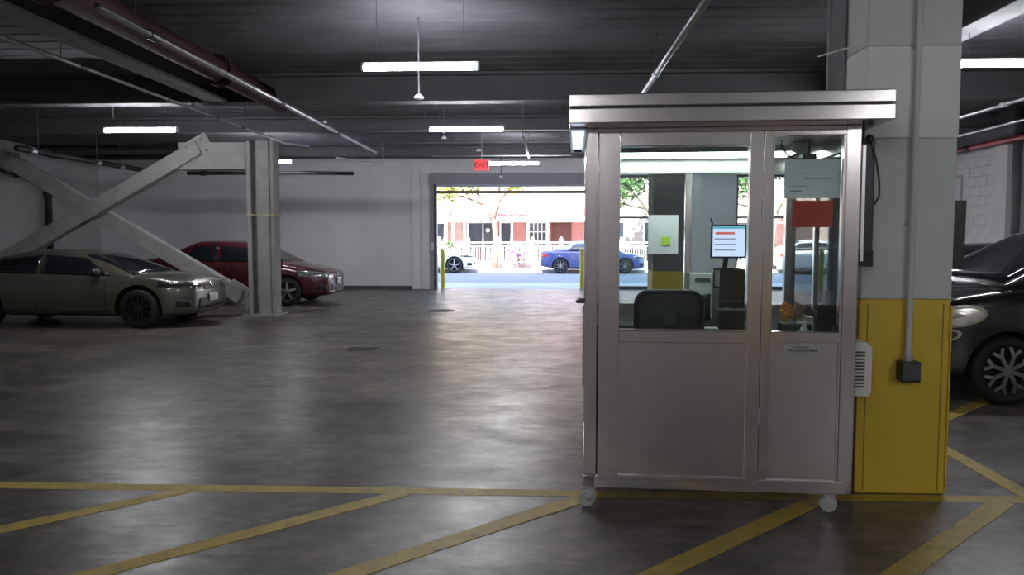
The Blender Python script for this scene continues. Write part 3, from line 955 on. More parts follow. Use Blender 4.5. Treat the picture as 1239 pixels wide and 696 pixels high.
# door
door = MB().box(0.072, 0.185, -0.008, 0.05, 0.172, 2.076).box(0.868, 0.940, -0.008, 0.05, 0.172, 2.076) \
    .box(0.185, 0.868, -0.008, 0.05, 2.000, 2.076).box(0.185, 0.868, -0.008, 0.05, 0.938, 1.006).box(0.185, 0.868, -0.008, 0.05, 0.172, 0.200) \
    .build('door', M['inox_frame'], booth, bevel=0.004)
MB().box(0.185, 0.868, 0.006, 0.035, 0.195, 0.940).build('door_panel', M['inox'], door)
MB().box(0.185, 0.868, 0.020, 0.026, 1.004, 2.002).build('door_pane', M['glass'], door)
for z in (0.50, 1.62):
    MB().cyl((0.942, -0.012, z), (0.942, -0.012, z + 0.09), 0.008, seg=8).build('hinge', M['chrome'], door)
MB().box(0.185, 0.868, -0.004, 0.015, 1.006, 1.014).build('glazing_bead', M['chrome'], door)
# sides
for nm, xs in (('left', (0.005, 0.04)), ('right', (BW - 0.04, BW - 0.005))):
    MB().box(xs[0], xs[1], 0.07, BD - 0.06, 0.19, 0.96).build('side_panel', M['inox'], booth)
    MB().box(xs[0] - 0.004, xs[1] + 0.004, 0.07, BD - 0.06, 0.96, 1.02).build('side_rail', M['inox_frame'], booth, bevel=0.003)
    MB().box(xs[0] - 0.004, xs[1] + 0.004, 0.07, BD - 0.06, 1.98, Z1).build('side_rail', M['inox_frame'], booth, bevel=0.003)
    xm = (xs[0] + xs[1]) / 2
    MB().box(xm - 0.003, xm + 0.003, 0.07, BD - 0.06, 1.02, 1.98).build('side_pane', M['glass'], booth)
    MB().box(xs[0], xs[1], 0.62, 0.66, 1.02, 1.98).build('side_mullion', M['inox_post'], booth, bevel=0.003)
MB().cyl((-0.045, 0.30, 1.135), (-0.045, 0.42, 1.135), 0.009, seg=8).box(-0.045, 0.01, 0.295, 0.315, 1.125, 1.145).box(-0.045, 0.01, 0.405, 0.425, 1.125, 1.145) \
    .build('door_handle', M['black'], booth)
MB().box(-0.012, 0.006, 0.44, 0.50, 0.60, 1.10).build('slide_rail', M['inox_post'], booth, bevel=0.003)
# back
MB().box(0.06, BW - 0.06, BD - 0.045, BD - 0.01, 0.19, 1.00).build('back_panel', M['inox'], booth)
MB().box(0.06, BW - 0.06, BD - 0.05, BD - 0.005, 1.00, 1.05).build('back_rail', M['inox_frame'], booth, bevel=0.003)
MB().box(0.06, BW - 0.06, BD - 0.05, BD - 0.005, 1.955, Z1).build('back_rail', M['inox_frame'], booth, bevel=0.003)
for x0, x1 in ((0.70, 0.745),):
    MB().box(x0, x1, BD - 0.055, BD, 1.05, 1.955).build('back_mullion', M['inox_post'], booth, bevel=0.004)
for x0, x1 in ((0.06, 0.70), (0.745, BW - 0.06)):
    MB().box(x0, x1, BD - 0.03, BD - 0.025, 1.05, 1.955).build('back_pane', M['glass'], booth)
# ceiling and roof
MB().box(0.02, BW - 0.02, 0.02, BD - 0.02, 2.085, 2.10).build('inner_ceiling', M['white'], booth)
lamp = MB().box(0.10, 1.34, 0.72, 1.02, 2.05, 2.085).build('ceiling_lamp', M['white'], booth, bevel=0.006)
MB().box(0.12, 1.32, 0.74, 1.00, 2.042, 2.052).build('diffuser', M['booth_tube'], lamp)
MB().box(-0.092, 1.535, -0.18, BD + 0.12, 2.10, 2.178).build('roof_lower', M['inox_frame'], booth, bevel=0.006)
MB().box(-0.080, 1.522, -0.165, BD + 0.11, 2.178, 2.186).build('roof_groove', M['dgrey'], booth)
MB().box(-0.092, 1.535, -0.18, BD + 0.12, 2.185, 2.250).build('roof_upper', M['inox_frame'], booth, bevel=0.006)
# casters
for (cx, cy, ry) in ((0.035, 0.05, 0.35), (1.36, 0.06, -0.5), (0.05, BD - 0.06, 0.2), (1.36, BD - 0.06, 0.1)):
    ca = MB().cyl((cx, cy, 0.112), (cx, cy, 0.125), 0.036).box(cx - 0.045, cx + 0.045, cy - 0.04, cy + 0.04, 0.115, 0.122) \
        .build('caster', M['chrome'], booth)
    d = Vector((math.cos(ry), math.sin(ry), 0)); n = Vector((-d.y, d.x, 0))
    ctr = Vector((cx, cy, 0.046)) - d * 0.02
    wv = MB().cyl(ctr - n * 0.014, ctr + n * 0.014, 0.046, seg=22).build('caster_wheel', M['caster'], ca, bevel=0.004)
    fk = MB()
    for s in (-1, 1):
        fk.bar(ctr + n * 0.02 * s, Vector((cx, cy, 0.115)) + n * 0.02 * s, 0.05, 0.004, up=n)
    fk.cyl(ctr - n * 0.024, ctr + n * 0.024, 0.008, seg=8)
    fk.build('caster_fork', M['chrome'], ca)

# helper: a thing placed in booth coordinates
def bw(x, y, z=0.0):
    c, s = math.cos(BA), math.sin(BA)
    return (BX + c * x - s * y, BY + s * x + c * y, z)

def bthing(name, label, cat, x, y, z, extra=0.0, group=None):
    return thing(name, label, cat, bw(x, y, z), BA + extra, group)

# white lamp box under the roof at the left
t = bthing('lamp_box', 'small white lamp box with bluish lens under the left eave of the booth', 'lamp', -0.045, -0.03, 1.965)
MB().prism([(-0.036, 0.0), (0.036, 0.0), (0.058, 0.136), (-0.046, 0.136)], 0.0, 0.20, 'y').build('housing', M['white'], t, bevel=0.004)
MB().prism([(-0.025, 0.022), (0.022, 0.022), (0.036, 0.12), (-0.034, 0.12)], -0.006, 0.002, 'y').build('lens', M['lamp_blue'], t)
MB().box(-0.02, 0.02, -0.006, 0.0, 0.006, 0.016).build('grille', M['dark'], t)

# air conditioner
t = bthing('air_conditioner', 'cream window air conditioner sticking out of the booth side', 'air conditioner', BW - 0.01, 0.10, 0.64)
MB().prism([(0, 0), (0.12, 0), (0.135, 0.02), (0.135, 0.27), (0.105, 0.30), (0, 0.30)], 0, 0.16, 'y').build('casing', M['cream'], t, bevel=0.006)
for k in range(11):
    MB().box(0.030, 0.095, -0.003, 0.002, 0.05 + 0.019 * k, 0.060 + 0.019 * k).build('louver', M['dgrey'], t)

# black display panel on the side
t = bthing('wall_display', 'black flat display panel seen edge on between booth and column', 'display', BW, 0.20, 1.36)
MB().box(0.095, 0.145, 0.0, 0.045, 0.0, 0.69).build('panel', M['black'], t, bevel=0.006)
MB().box(0.078, 0.095, -0.002, 0.03, 0.02, 0.66).build('frame_edge', M['galv'], t)
MB().box(-0.005, 0.15, 0.0, 0.05, -0.01, 0.08).build('bracket', M['black'], t, bevel=0.004)
MB().tube([(0.12, 0.0, 0.68), (0.145, -0.01, 0.58), (0.165, -0.01, 0.46), (0.168, -0.01, 0.38), (0.145, 0.0, 0.33)], 0.006).build('cable', M['black'], t)
MB().ball((0.115, 0.01, 0.69), 0.022, 0.02, 0.03).build('hook', M['black'], t, smooth=True)

# counter inside
t = bthing('counter', 'dark counter fixed along the rear and right of the booth', 'counter', 0, 0, 0.185)
MB().box(0.07, 1.39, 0.86, 1.19, 0.715, 0.745).build('top', M['dgrey'], t, bevel=0.004)
MB().box(0.98, 1.39, 0.12, 0.86, 0.715, 0.745).build('side_top', M['dgrey'], t, bevel=0.004)
for x in (0.10, 0.98, 1.36):
    MB().box(x, x + 0.03, 0.88, 1.17, 0.0, 0.715).build('support', M['black'], t)
CT = 0.93

# office chair
t = bthing('office_chair', 'black mesh back office chair standing behind the booth door', 'chair', 0.51, 0.50, 0.185)
MB().cyl((0, 0, 0.08), (0, 0, 0.36), 0.028).build('gas_lift', M['black'], t)
for k in range(5):
    a = 2 * PI * k / 5 + 0.3
    lg = MB().bar((0, 0, 0.10), (0.24 * math.cos(a), 0.24 * math.sin(a), 0.065), 0.04, 0.025).build('leg', M['black'], t, bevel=0.005)
    MB().cyl((0.24 * math.cos(a) - 0.02, 0.24 * math.sin(a), 0.028), (0.24 * math.cos(a) + 0.02, 0.24 * math.sin(a), 0.028), 0.028).build('caster', M['rubber'], lg)
MB().box(-0.22, 0.22, -0.05, 0.38, 0.36, 0.43).build('seat', M['mesh_fabric'], t, bevel=0.03)
def rr_loop(w, z0, z1, rad, n=6):
    pts = []
    for cx, cz, a0 in ((w - rad, z1 - rad, 0), (-w + rad, z1 - rad, PI / 2), (-w + rad * 0.6, z0 + rad * 0.6, PI), (w - rad * 0.6, z0 + rad * 0.6, 1.5 * PI)):
        r_ = rad if cz > (z0 + z1) / 2 else rad * 0.6
        for k in range(n + 1):
            a = a0 + PI / 2 * k / n
            pts.append((cx + r_ * math.cos(a), cz + r_ * math.sin(a)))
    return pts
lp = rr_loop(0.197, 0.56, 1.00, 0.08)
def cy_(x):
    return -0.06 - 0.5 * x * x * -1.0
MB().tube([(x, -0.05 + 0.6 * x * x, z) for x, z in lp] + [(lp[0][0], -0.05 + 0.6 * lp[0][0] ** 2, lp[0][1])], 0.016, 8).build('back_frame', M['black'], t, smooth=True)
bk = bmesh.new()
gv = [[bk.verts.new((0.185 * u, -0.045 + 0.6 * (0.185 * u) ** 2, z)) for u in [i / 6 - 1 for i in range(13)]] for z in [0.57 + 0.42 * j / 8 for j in range(9)]]
for a_, b_ in zip(gv, gv[1:]):
    for k in range(12):
        bk.faces.new((a_[k], a_[k + 1], b_[k + 1], b_[k]))
me = bpy.data.meshes.new('backrest'); bk.to_mesh(me); bk.free(); me.materials.append(M['mesh_fabric'])
o = link('backrest', me, t); o.modifiers.new('s', 'SOLIDIFY').thickness = 0.012
MB().bar((0, -0.01, 0.36), (0, -0.07, 0.80), 0.05, 0.03).build('back_post', M['black'], t, bevel=0.006)
MB().box(-0.04, 0.04, -0.075, -0.055, 0.80, 0.87).build('lumbar_bracket', M['dgrey'], t, bevel=0.008)
for s in (-1, 1):
    ar = MB().box(s * 0.25 - 0.03, s * 0.25 + 0.03, 0.0, 0.24, 0.60, 0.63).build('armrest', M['black'], t, bevel=0.01)
    MB().bar((s * 0.25, 0.12, 0.38), (s * 0.25, 0.12, 0.61), 0.03, 0.04).bar((s * 0.25, 0.12, 0.385), (0, 0.12, 0.385), 0.03, 0.03).build('arm_support', M['black'], ar)

# monitor on a dark stand
t = bthing('computer_tower', 'black tall computer tower under the monitor', 'computer', 0.945, 0.82, CT)
MB().box(-0.075, 0.09, 0, 0.25, 0, 0.38).build('case', M['black'], t, bevel=0.006)
MB().box(-0.06, 0.07, -0.004, 0.002, 0.17, 0.18).build('drive_slot', M['dgrey'], t)
MB().box(-0.03, -0.01, -0.004, 0.002, 0.08, 0.13).build('badge', M['galv'], t)
t = bthing('black_box', 'low black box in front of the computer tower', 'box', 0.93, 0.66, CT)
MB().box(-0.085, 0.10, 0, 0.15, 0, 0.125).build('body', M['black'], t, bevel=0.006)
MB().box(-0.087, 0.102, -0.004, 0.152, 0.118, 0.128).build('lid', M['dgrey'], t, bevel=0.003)
t = bthing('monitor', 'small monitor showing a white page with a red button', 'monitor', 0.905, 0.74, 1.31)
MB().box(-0.105, 0.115, 0.0, 0.03, 0.07, 0.285).build('casing', M['black'], t, bevel=0.005)
sc_ = MB().box(-0.095, 0.105, -0.003, 0.001, 0.083, 0.277).build('screen', M['screen'], t)
MB().box(-0.095, 0.105, -0.0045, -0.002, 0.258, 0.277).build('header', M['screen_top'], sc_)
MB().box(-0.080, 0.040, -0.0045, -0.002, 0.222, 0.238).build('button', M['screen_bar'], sc_)
for z in (0.19, 0.155, 0.12):
    MB().box(-0.085, 0.045, -0.0045, -0.002, z, z + 0.008).build('text_line', M['screen_text'], sc_)
MB().bar((0, 0.03, 0.15), (0, 0.10, 0.0), 0.03, 0.02).box(-0.02, 0.06, 0.07, 0.16, -0.002, 0.008).build('stand', M['black'], t)
MB().bar((-0.09, 0.03, 0.28), (-0.105, 0.03, 0.325), 0.01, 0.01).build('antenna', M['black'], t)
t = bthing('document_tray', 'narrow white framed card hanging below the monitor', 'card', 0.845, 0.76, 1.19)
MB().box(-0.022, 0.022, 0, 0.012, 0, 0.125).build('frame', M['black'], t)
MB().box(-0.014, 0.016, -0.002, 0.002, 0.01, 0.115).build('sheet', M['paper'], t)

# phone handset
t = bthing('desk_phone', 'black desk phone with upright handset beside the black box', 'phone', 0.795, 0.80, CT)
MB().prism([(0, 0), (0.14, 0), (0.14, 0.05), (0, 0.02)], -0.05, 0.05, 'x').build('base', M['black'], t, bevel=0.004)
MB().tube([(0, 0.06, 0.05), (0.005, 0.05, 0.10), (0.005, 0.05, 0.17), (0.0, 0.06, 0.21)], [0.03, 0.02, 0.02, 0.032], 10).build('handset', M['black'], t, smooth=True)
MB().tube([(-0.02, 0.06, 0.04), (-0.05, 0.05, 0.08), (-0.045, 0.05, 0.14), (-0.01, 0.06, 0.2)], 0.004).build('cord', M['black'], t)
for (x, y, rz, lb) in ((0.70, 0.98, 0.3, 'white papers lying left of the desk phone on the counter'), (0.80, 0.72, -0.2, 'folded white paper lying in front of the desk phone')):
    t = bthing('paper_stack', lb, 'paper', x, y, CT, rz)
    for k in range(3):
        o = MB().box(-0.06, 0.06, -0.04, 0.04, 0.004 * k, 0.004 * k + 0.003).build('sheet', M['paper'], t)
        o.rotation_euler = (0, 0, 0.2 * k)
t = bthing('control_box', 'pale grey wall box with a slot on the rear counter', 'box', 0.80, 1.10, CT)
MB().box(-0.075, 0.085, 0, 0.06, 0.0, 0.34).build('body', M['cream'], t, bevel=0.006)
MB().box(-0.04, 0.06, -0.004, 0.002, 0.285, 0.305).build('slot', M['dgrey'], t)

# crumpled orange and tan cloth, pump bottle, keyboard behind the right window
def crumple(name, material, label, cat, x, y, z, r, seed):
    rnd = random.Random(seed)
    bm = bmesh.new()
    bmesh.ops.create_icosphere(bm, subdivisions=3, radius=r)
    for v in bm.verts:
        n = v.co.normalized()
        f = 0.75 + 0.35 * math.sin(7 * n.x + seed) * math.sin(6 * n.y + 2 * seed) + 0.25 * math.sin(11 * n.z + 5 * n.x) + rnd.uniform(-0.08, 0.08)
        v.co = Vector((n.x * r * f * 0.8, n.y * r * f * 0.7, n.z * r * f * 1.1))
    lo = min(v.co.z for v in bm.verts)
    for v in bm.verts:
        v.co.z -= lo
    me = bpy.data.meshes.new(name); bm.to_mesh(me); bm.free()
    me.materials.append(material)
    o = link(name, me)
    o.location = bw(x, y, z)
    return tag(o, label, cat)
crumple('plastic_bag', M['orange'], 'crumpled orange bag on the counter behind the right booth window', 'bag', 1.190, 0.42, 1.004, 0.056, 3)
crumple('cloth', M['tan'], 'crumpled tan cloth next to the orange bag', 'cloth', 1.272, 0.47, 1.004, 0.055, 8)
t = bthing('black_tray', 'black tray carrying the orange bag and tan cloth', 'tray', 1.235, 0.43, CT)
MB().box(-0.075, 0.085, -0.06, 0.08, 0, 0.075).build('body', M['black'], t, bevel=0.003)
t = bthing('sanitizer_bottle', 'white pump bottle beside the black tray', 'bottle', 1.225, 0.19, CT)
MB().lathe([(0.0, 0), (0.04, 0), (0.045, 0.01), (0.045, 0.045), (0.02, 0.065), (0.018, 0.08), (0, 0.08)], 'z', 18).build('bottle', M['white'], t, smooth=True)
MB().cyl((0, 0, 0.078), (0, 0, 0.105), 0.012).box(-0.04, 0.012, -0.009, 0.009, 0.10, 0.112).build('pump', M['white'], t)
t = bthing('keyboard', 'black keyboard propped on a slanted stand along the right booth wall', 'keyboard', 1.338, 0.18, CT)
MB().prism([(-0.05, 0.135), (0.06, 0.09), (0.06, 0.12), (-0.05, 0.17)], 0, 0.22, 'y').build('body', M['black'], t, bevel=0.004)
MB().prism([(-0.04, 0), (0.05, 0), (0.05, 0.10), (-0.04, 0.14)], 0.04, 0.08, 'y').build('foot', M['black'], t)
t = bthing('dark_cabinet', 'small black box with a pale rim near the door jamb inside the booth', 'box', 0.97, 0.58, CT)
MB().box(0.07, 0.165, 0, 0.16, 0, 0.24).build('body', M['black'], t, bevel=0.004)
MB().box(0.068, 0.167, -0.003, 0.161, 0.19, 0.20).build('rim', M['galv'], t)

# papers on the glass
tag(MB().box(0.445, 0.652, 0, 0.003, 0, 0.27).build('paper_notice', M['paper']), 'white sheet taped to the rear booth window', 'paper').location = bw(0, BD - 0.06, 1.40)
tag(MB().box(0.535, 0.598, 0, 0.003, 0, 0.058).build('sticky_note', M['sticky']), 'yellow green sticky note on the white sheet', 'note').location = bw(0, BD - 0.066, 1.462)
for n_ in ('paper_notice', 'sticky_note'):
    bpy.data.objects[n_].rotation_euler = (0, 0, BA)
t = bthing('paper_notice', 'white printed sheet taped inside the right front booth window', 'paper', 1.06, 0.042, 1.722)
MB().box(0, 0.29, 0, 0.002, 0, 0.205).build('sheet', M['paper'], t)
for (x0, x1, z) in ((0.03, 0.09, 0.036), (0.02, 0.13, 0.062), (0.10, 0.25, 0.10), (0.05, 0.24, 0.13)):
    MB().box(x0, x1, -0.0012, 0.0, z, z + 0.004).build('text_line', M['dgrey'] if z < 0.05 else M['conduit'], t)
tag(MB().box(0, 0.212, 0, 0.002, 0, 0.143).build('red_notice', M['paper_red']), 'red sheet taped inside the right front booth window', 'paper')
bpy.data.objects['red_notice'].location = bw(1.104, 0.043, 1.566)
bpy.data.objects['red_notice'].rotation_euler = (0, 0, BA)
t = bthing('security_camera', 'small dark camera with looping cable hanging from the booth ceiling', 'camera', 1.30, 0.45, 1.925)
MB().box(-0.04, 0.04, -0.03, 0.04, 0.0, 0.075).build('body', M['dgrey'], t, bevel=0.006)
MB().cyl((0, 0, 0.07), (0, 0, 0.16), 0.012).build('mount', M['dgrey'], t)
MB().tube([(-0.03, 0, 0.05), (-0.08, -0.02, 0.045), (-0.13, -0.02, 0.075), (-0.16, -0.02, 0.13), (-0.155, -0.01, 0.155)], 0.005).build('cable', M['black'], t)
MB().lathe([(0.0, 0.155), (0.07, 0.155), (0.065, 0.11), (0.0, 0.075)], 'z', 18, (0.0, 0.12, 0.0)).build('dome', M['white'], t, smooth=True)

# black sign panel behind the near column
t = thing('sign_panel', 'narrow black panel bracketed to the back edge of the near column', 'sign', (2.365, 4.70, 1.33))
MB().box(0.0, 0.222, -0.02, 0.02, 0.0, 0.41).build('panel', M['black'], t, bevel=0.005)
MB().box(-0.003, 0.205, -0.006, 0.006, 0.55, 0.562).cyl((0.197, 0, 0.40), (0.197, 0, 0.555), 0.007, seg=8).build('frame', M['conduit'], t)

# ================================================================== CEILING LIGHTS AND PIPES
def ceiling_light(x, y, label, z=3.27):
    t = thing('tube_light', label, 'light', (x, y, z), 0, 'hanging tube lights')
    MB().cyl((-0.59, 0, 0), (0.59, 0, 0), 0.026, seg=12).build('tube', M['tube'], t, smooth=False)
    MB().box(-0.61, 0.61, -0.014, 0.014, 0.028, 0.06).build('housing', M['white'], t, bevel=0.004)
    for s in (-1, 1):
        MB().box(s * 0.60 - 0.012, s * 0.60 + 0.012, -0.03, 0.03, -0.03, 0.03).build('end_cap', M['white'], t)
        MB().cyl((s * 0.45, 0, 0.06), (s * 0.45, 0, ZC - z + 0.02), 0.003, seg=6).build('hanger', M['beam_dark'], t)
    return t
l0 = ceiling_light(-1.27, 7.76, 'bright hanging tube light nearest the booth over the open lane')
lab = {(-1.24, 12.1): 'hanging tube light over the lane between the near lamp and the exit sign',
       (-0.70, 17.5): 'hanging tube light beside the red exit sign',
       (-6.54, 11.97): 'hanging tube light above the crossed braces',
       (-6.33, 16.9): 'hanging tube light behind the steel column above the red sedan',
       (4.75, 7.85): 'hanging tube light above the black hatchback',
       (4.75, 12.3): 'hanging tube light above the charcoal sedan',
       (4.75, 17.2): 'hanging tube light near the block wall towards the street',
       (-1.25, -1.6): 'unseen tube light added over the lane just behind the hatched floor lines',  # from here on: unseen lamps added to light the foreground and booth front
       (4.75, -0.6): 'unseen tube light added over the floor beside the near column',
       (-6.5, -0.6): 'unseen tube light added over the left part of the foreground floor',
       (-1.25, -4.6): 'unseen tube light added over the rear lane',
       (5.2, -5.0): 'unseen tube light added at the rear by the block wall',
       (-6.5, -5.0): 'unseen tube light added at the rear left'}
for (x, y), lb in lab.items():
    dup(l0, (x, y, 3.27), None, lb)

def pipe(name, label, cat, pts, r, material, couplings=(), cm=None, hang=(), group=None, seg=12):
    t = thing(name, label, cat, pts[0], 0, group)
    p0 = Vector(pts[0])
    MB().tube([Vector(p) - p0 for p in pts], r, seg).build('pipe', material, t, smooth=True)
    for c, d in couplings:
        c = Vector(c) - p0
        d = Vector(d).normalized() * 0.07
        MB().cyl(c - d, c + d, r * 1.35, seg=12).build('coupling', cm or M['black_pipe'], t)
    for h in hang:
        h = Vector(h) - p0
        MB().cyl(h, (h.x, h.y, ZC - p0.z + 0.02), 0.006, seg=6).build('hanger', M['beam_dark'], t)
    return t
Yd = (0, 1, 0)
Xd = (1, 0, 0)
pipe('sprinkler_pipe', 'long shiny galvanised pipe with black couplings under the deck', 'pipe', [(-3.84, 6.4, 3.5), (-3.84, 17.1, 3.5)], 0.038, M['galv'],
     [((-3.84, y, 3.5), Yd) for y in (7.3, 10.9, 13.9)], None, [(-3.84, y, 3.5) for y in (7.0, 9.0, 10.7, 13.7, 16.5)])
pipe('sprinkler_main', 'thick dark red sprinkler main beside the galvanised pipe', 'pipe', [(-4.2, -6.9, 3.68), (-4.2, 11.9, 3.68)], 0.15, M['red_pipe'],
     [((-4.2, y, 3.68), Yd) for y in (3.0, 6.2, 9.6)], M['red_pipe'], [(-4.2, y, 3.68) for y in (5.0, 8.0, 11.0)], seg=20)
pipe('conduit_run', 'thin grey conduit running along the garage left of the pale beam', 'conduit', [(-5.36, 3.0, 3.5), (-5.36, 15.4, 3.5), (-5.0, 15.9, 3.5)], 0.022, M['galv'],
     [((-5.36, y, 3.5), Yd) for y in (8.6, 10.6, 12.2, 13.2)], None, [(-5.36, y, 3.5) for y in (8.2, 9.6, 11.3, 13.3)])
pipe('conduit_run', 'straight shiny conduit overhead just before the booth roof', 'conduit', [(1.36, 6.0, 3.5), (1.36, 12.0, 3.5)], 0.034, M['galv'],
     [((1.36, 9.2, 3.5), Yd)], M['galv'], [(1.36, 9.2, 3.5), (1.36, 11.0, 3.5)])
for i, (y, z, lb) in enumerate(((14.0, 3.53, 'thin grey conduit crossing the lane behind the second hanging lamp'), (16.0, 3.57, 'thin grey conduit crossing under the dark beam near the exit sign'),
                                (18.2, 3.53, 'thin grey conduit crossing just before the roller shutter'))):
    pipe('conduit_run', lb, 'conduit', [(-3.7 + i * 0.5, y, z), (6.0, y, z)], 0.016, M['conduit'], hang=[(-2.2, y, z), (0.4, y, z), (2.4, y, z)])
pipe('conduit_run', 'short bright conduit dropping towards the lamp beside the exit sign', 'conduit', [(-0.36, 13.0, 3.30), (-0.33, 16.0, 3.34), (-0.33, 17.0, 3.37)], 0.022, M['galv'],
     hang=[(-0.36, 13.0, 3.3), (-0.33, 17.0, 3.37)])
# left side pipes
pipe('drain_pipe', 'black pipe with pale clamps running along the garage above the braces', 'pipe', [(-9.8, 13.6, 3.2), (-9.8, 18.4, 3.2)], 0.06, M['black_pipe'],
     [((-9.8, y, 3.2), Yd) for y in (14.0, 16.1, 17.0)], M['galv'], [(-9.8, 14.2, 3.2), (-9.8, 16.1, 3.2), (-9.8, 17.0, 3.2)])
pipe('drain_pipe', 'black elbowed downpipe on the grey side wall', 'pipe', [(-13.38, 17.6, 3.32), (-13.38, 19.2, 3.14), (-13.38, 19.55, 3.05), (-13.38, 19.7, 2.85), (-13.38, 19.7, 0.0)], 0.09, M['black_pipe'],
     [((-13.38, 19.7, 2.72), (0, 0, 1)), ((-13.38, 18.6, 3.20), Yd)])
pipe('drain_pipe', 'upper black pipe crossing in front of the far wall above the braces', 'pipe', [(-13.4, 19.0, 3.92 - 0.02), (-6.9, 19.0, 3.9)], 0.05, M['black_pipe'], hang=[(-11, 19, 3.9), (-8, 19, 3.9)])
pipe('drain_pipe', 'lower black pipe crossing in front of the far wall above the braces', 'pipe', [(-12.4, 19.4, 3.66), (-7.0, 19.4, 3.66)], 0.06, M['black_pipe'],
     [((-9.9, 19.4, 3.66), Xd)], None, [(-9.9, 19.4, 3.66), (-8.4, 19.4, 3.66)])
pipe('drain_pipe', 'black pipe with fitting running behind the steel column', 'pipe', [(-8.7, 18.0, 3.12), (-6.0, 18.0, 3.12), (-4.6, 18.0, 3.1)], 0.045, M['black_pipe'],
     [((-8.3, 18.0, 3.12), Xd)], None, [(-8.3, 18, 3.12), (-6.6, 18, 3.12)])
pipe('conduit_run', 'grey dropped conduit loop above the red sedan', 'conduit', [(-5.2, 18.6, 3.56), (-4.6, 18.6, 3.45), (-4.0, 18.6, 3.40), (-4.0, 18.6, 3.95)], 0.02, M['conduit'])
# right side pipes
pipe('sprinkler_pipe', 'red sprinkler pipe along the block wall', 'pipe', [(8.75, 5.0, 3.37), (8.75, 20.0, 3.37)], 0.05, mat('bright_red_pipe', (0.30, 0.02, 0.03), 0.4),
     [((8.75, y, 3.37), Yd) for y in (13.2, 15.9)], None, [(8.75, y, 3.37) for y in (14.6, 16.0)])
pipe('conduit_run', 'upper pale conduit over the black hatchback along the block wall', 'conduit', [(6.9, 4.0, 3.52), (6.9, 20.0, 3.52)], 0.03, M['galv'], [((6.9, 11.6, 3.52), Yd)], M['white'],
     [(6.9, y, 3.52) for y in (10.5, 12.8)])
pipe('conduit_run', 'lower pale conduit over the charcoal sedan along the block wall', 'conduit', [(7.7, 4.0, 3.42), (7.7, 20.0, 3.42)], 0.024, M['galv'], hang=[(7.7, y, 3.42) for y in (12.0, 13.4)])
pipe('drain_pipe', 'dark downpipe running down the block wall beside the pilaster', 'pipe', [(8.88, 14.45, 0.0), (8.88, 14.45, 3.95)], 0.08, mat('steel_grey_pipe', (0.10, 0.105, 0.12), 0.5))
# sprinkler heads and detectors
def sprinkler(x, y, z, label):
    t = thing('ceiling_sprinkler', label, 'sprinkler', (x, y, z), 0, 'ceiling sprinkler heads')
    MB().cyl((0, 0, 0.05), (0, 0, ZC - z + 0.02), 0.009, seg=8).build('drop_pipe', M['beam_dark'], t)
    MB().lathe([(0, 0.0), (0.05, 0.0), (0.06, 0.015), (0.03, 0.05), (0, 0.06)], 'z', 14).build('head', M['white'], t, smooth=True)
for (x, y, z, lb) in ((-1.41, 8.5, 3.09, 'white sprinkler head hanging behind the nearest lane lamp'), (-1.9, 14.3, 3.42, 'white sprinkler head hanging before the exit sign'),
                      (-1.25, 14.6, 3.22, 'white detector head hanging between two lane lamps'), (-4.0, 13.6, 3.62, 'white sprinkler head beside the far end of the galvanised pipe'),
                      (-1.15, 20.5, 3.2, 'white sprinkler head hanging before the roller shutter')):
    sprinkler(x, y, z, lb)

# exit sign
t = thing('exit_sign', 'glowing red EXIT sign hung under the deck before the street doorway', 'sign', (-1.42, 17.3, 3.09))
MB().box(-0.17, 0.17, -0.03, 0.03, 0, 0.25).build('housing', M['white'], t, bevel=0.006)
MB().box(-0.168, 0.168, -0.036, -0.028, 0.004, 0.246).build('face', M['exit_red'], t)
fc = bpy.data.curves.new('exit_text', 'FONT')
fc.body = 'EXIT'
fc.align_x = 'CENTER'; fc.align_y = 'CENTER'; fc.size = 0.17; fc.extrude = 0.003
tx = bpy.data.objects.new('tmp_text', fc); C.objects.link(tx)
lm = evaluated(tx)
bpy.data.objects.remove(tx, do_unlink=True)
lm.name = 'letters'; lm.materials.clear(); lm.materials.append(M['exit_letter'])
o = link('letters', lm, t); o.rotation_euler = (PI / 2, 0, 0); o.location = (0, -0.038, 0.125)
MB().cyl((0, 0, 0.24), (0, 0, ZC - 3.07), 0.012, seg=8).build('stem', M['conduit'], t)

# ================================================================== DOORWAY FITTINGS
t = thing('roller_shutter', 'grey roller shutter housing with raised bottom bar over the street doorway', 'shutter', (O1[0], YF, 0))
ww = O1[1] - O1[0]
MB().box(-0.10, ww + 0.10, -0.34, 0.0, 3.14, 3.46).build('housing', M['shutter_grey'], t, bevel=0.02)
MB().box(0.0, ww, 0.08, 0.14, 2.88, 2.975).build('bottom_bar', M['shutter_bar'], t, bevel=0.005)
for k in range(2):
    MB().box(0.0, ww, 0.09, 0.13, 3.115 - 0.03 * k, 3.135 - 0.03 * k).build('slat', M['shutter_bar'], t)
for x0, x1 in ((-0.16, 0.0), (ww, ww + 0.12)):
    MB().box(x0, x1, -0.08, 0.0, 0, 3.14).build('guide_rail', M['shutter_grey'], t, bevel=0.008)
    MB().box(x0 + 0.1 if x0 < 0 else x0 - 0.02, x0 + 0.16 if x0 < 0 else x0 + 0.03, -0.10, 0.20, 0, 3.14).build('rubber_seal', M['dgrey'], t)
MB().box(-0.42, -0.20, -0.05, 0.0, 0, 3.5).build('jamb_plate', M['wall'], t, bevel=0.006)
MB().box(-0.72, -0.48, -0.10, 0.0, 0, 3.6).build('jamb_plate', M['wall'], t, bevel=0.006)
t_ = MB().box(-0.14, -0.06, -0.14, -0.08, 1.18, 1.42).build('control_switch', M['white'], t)
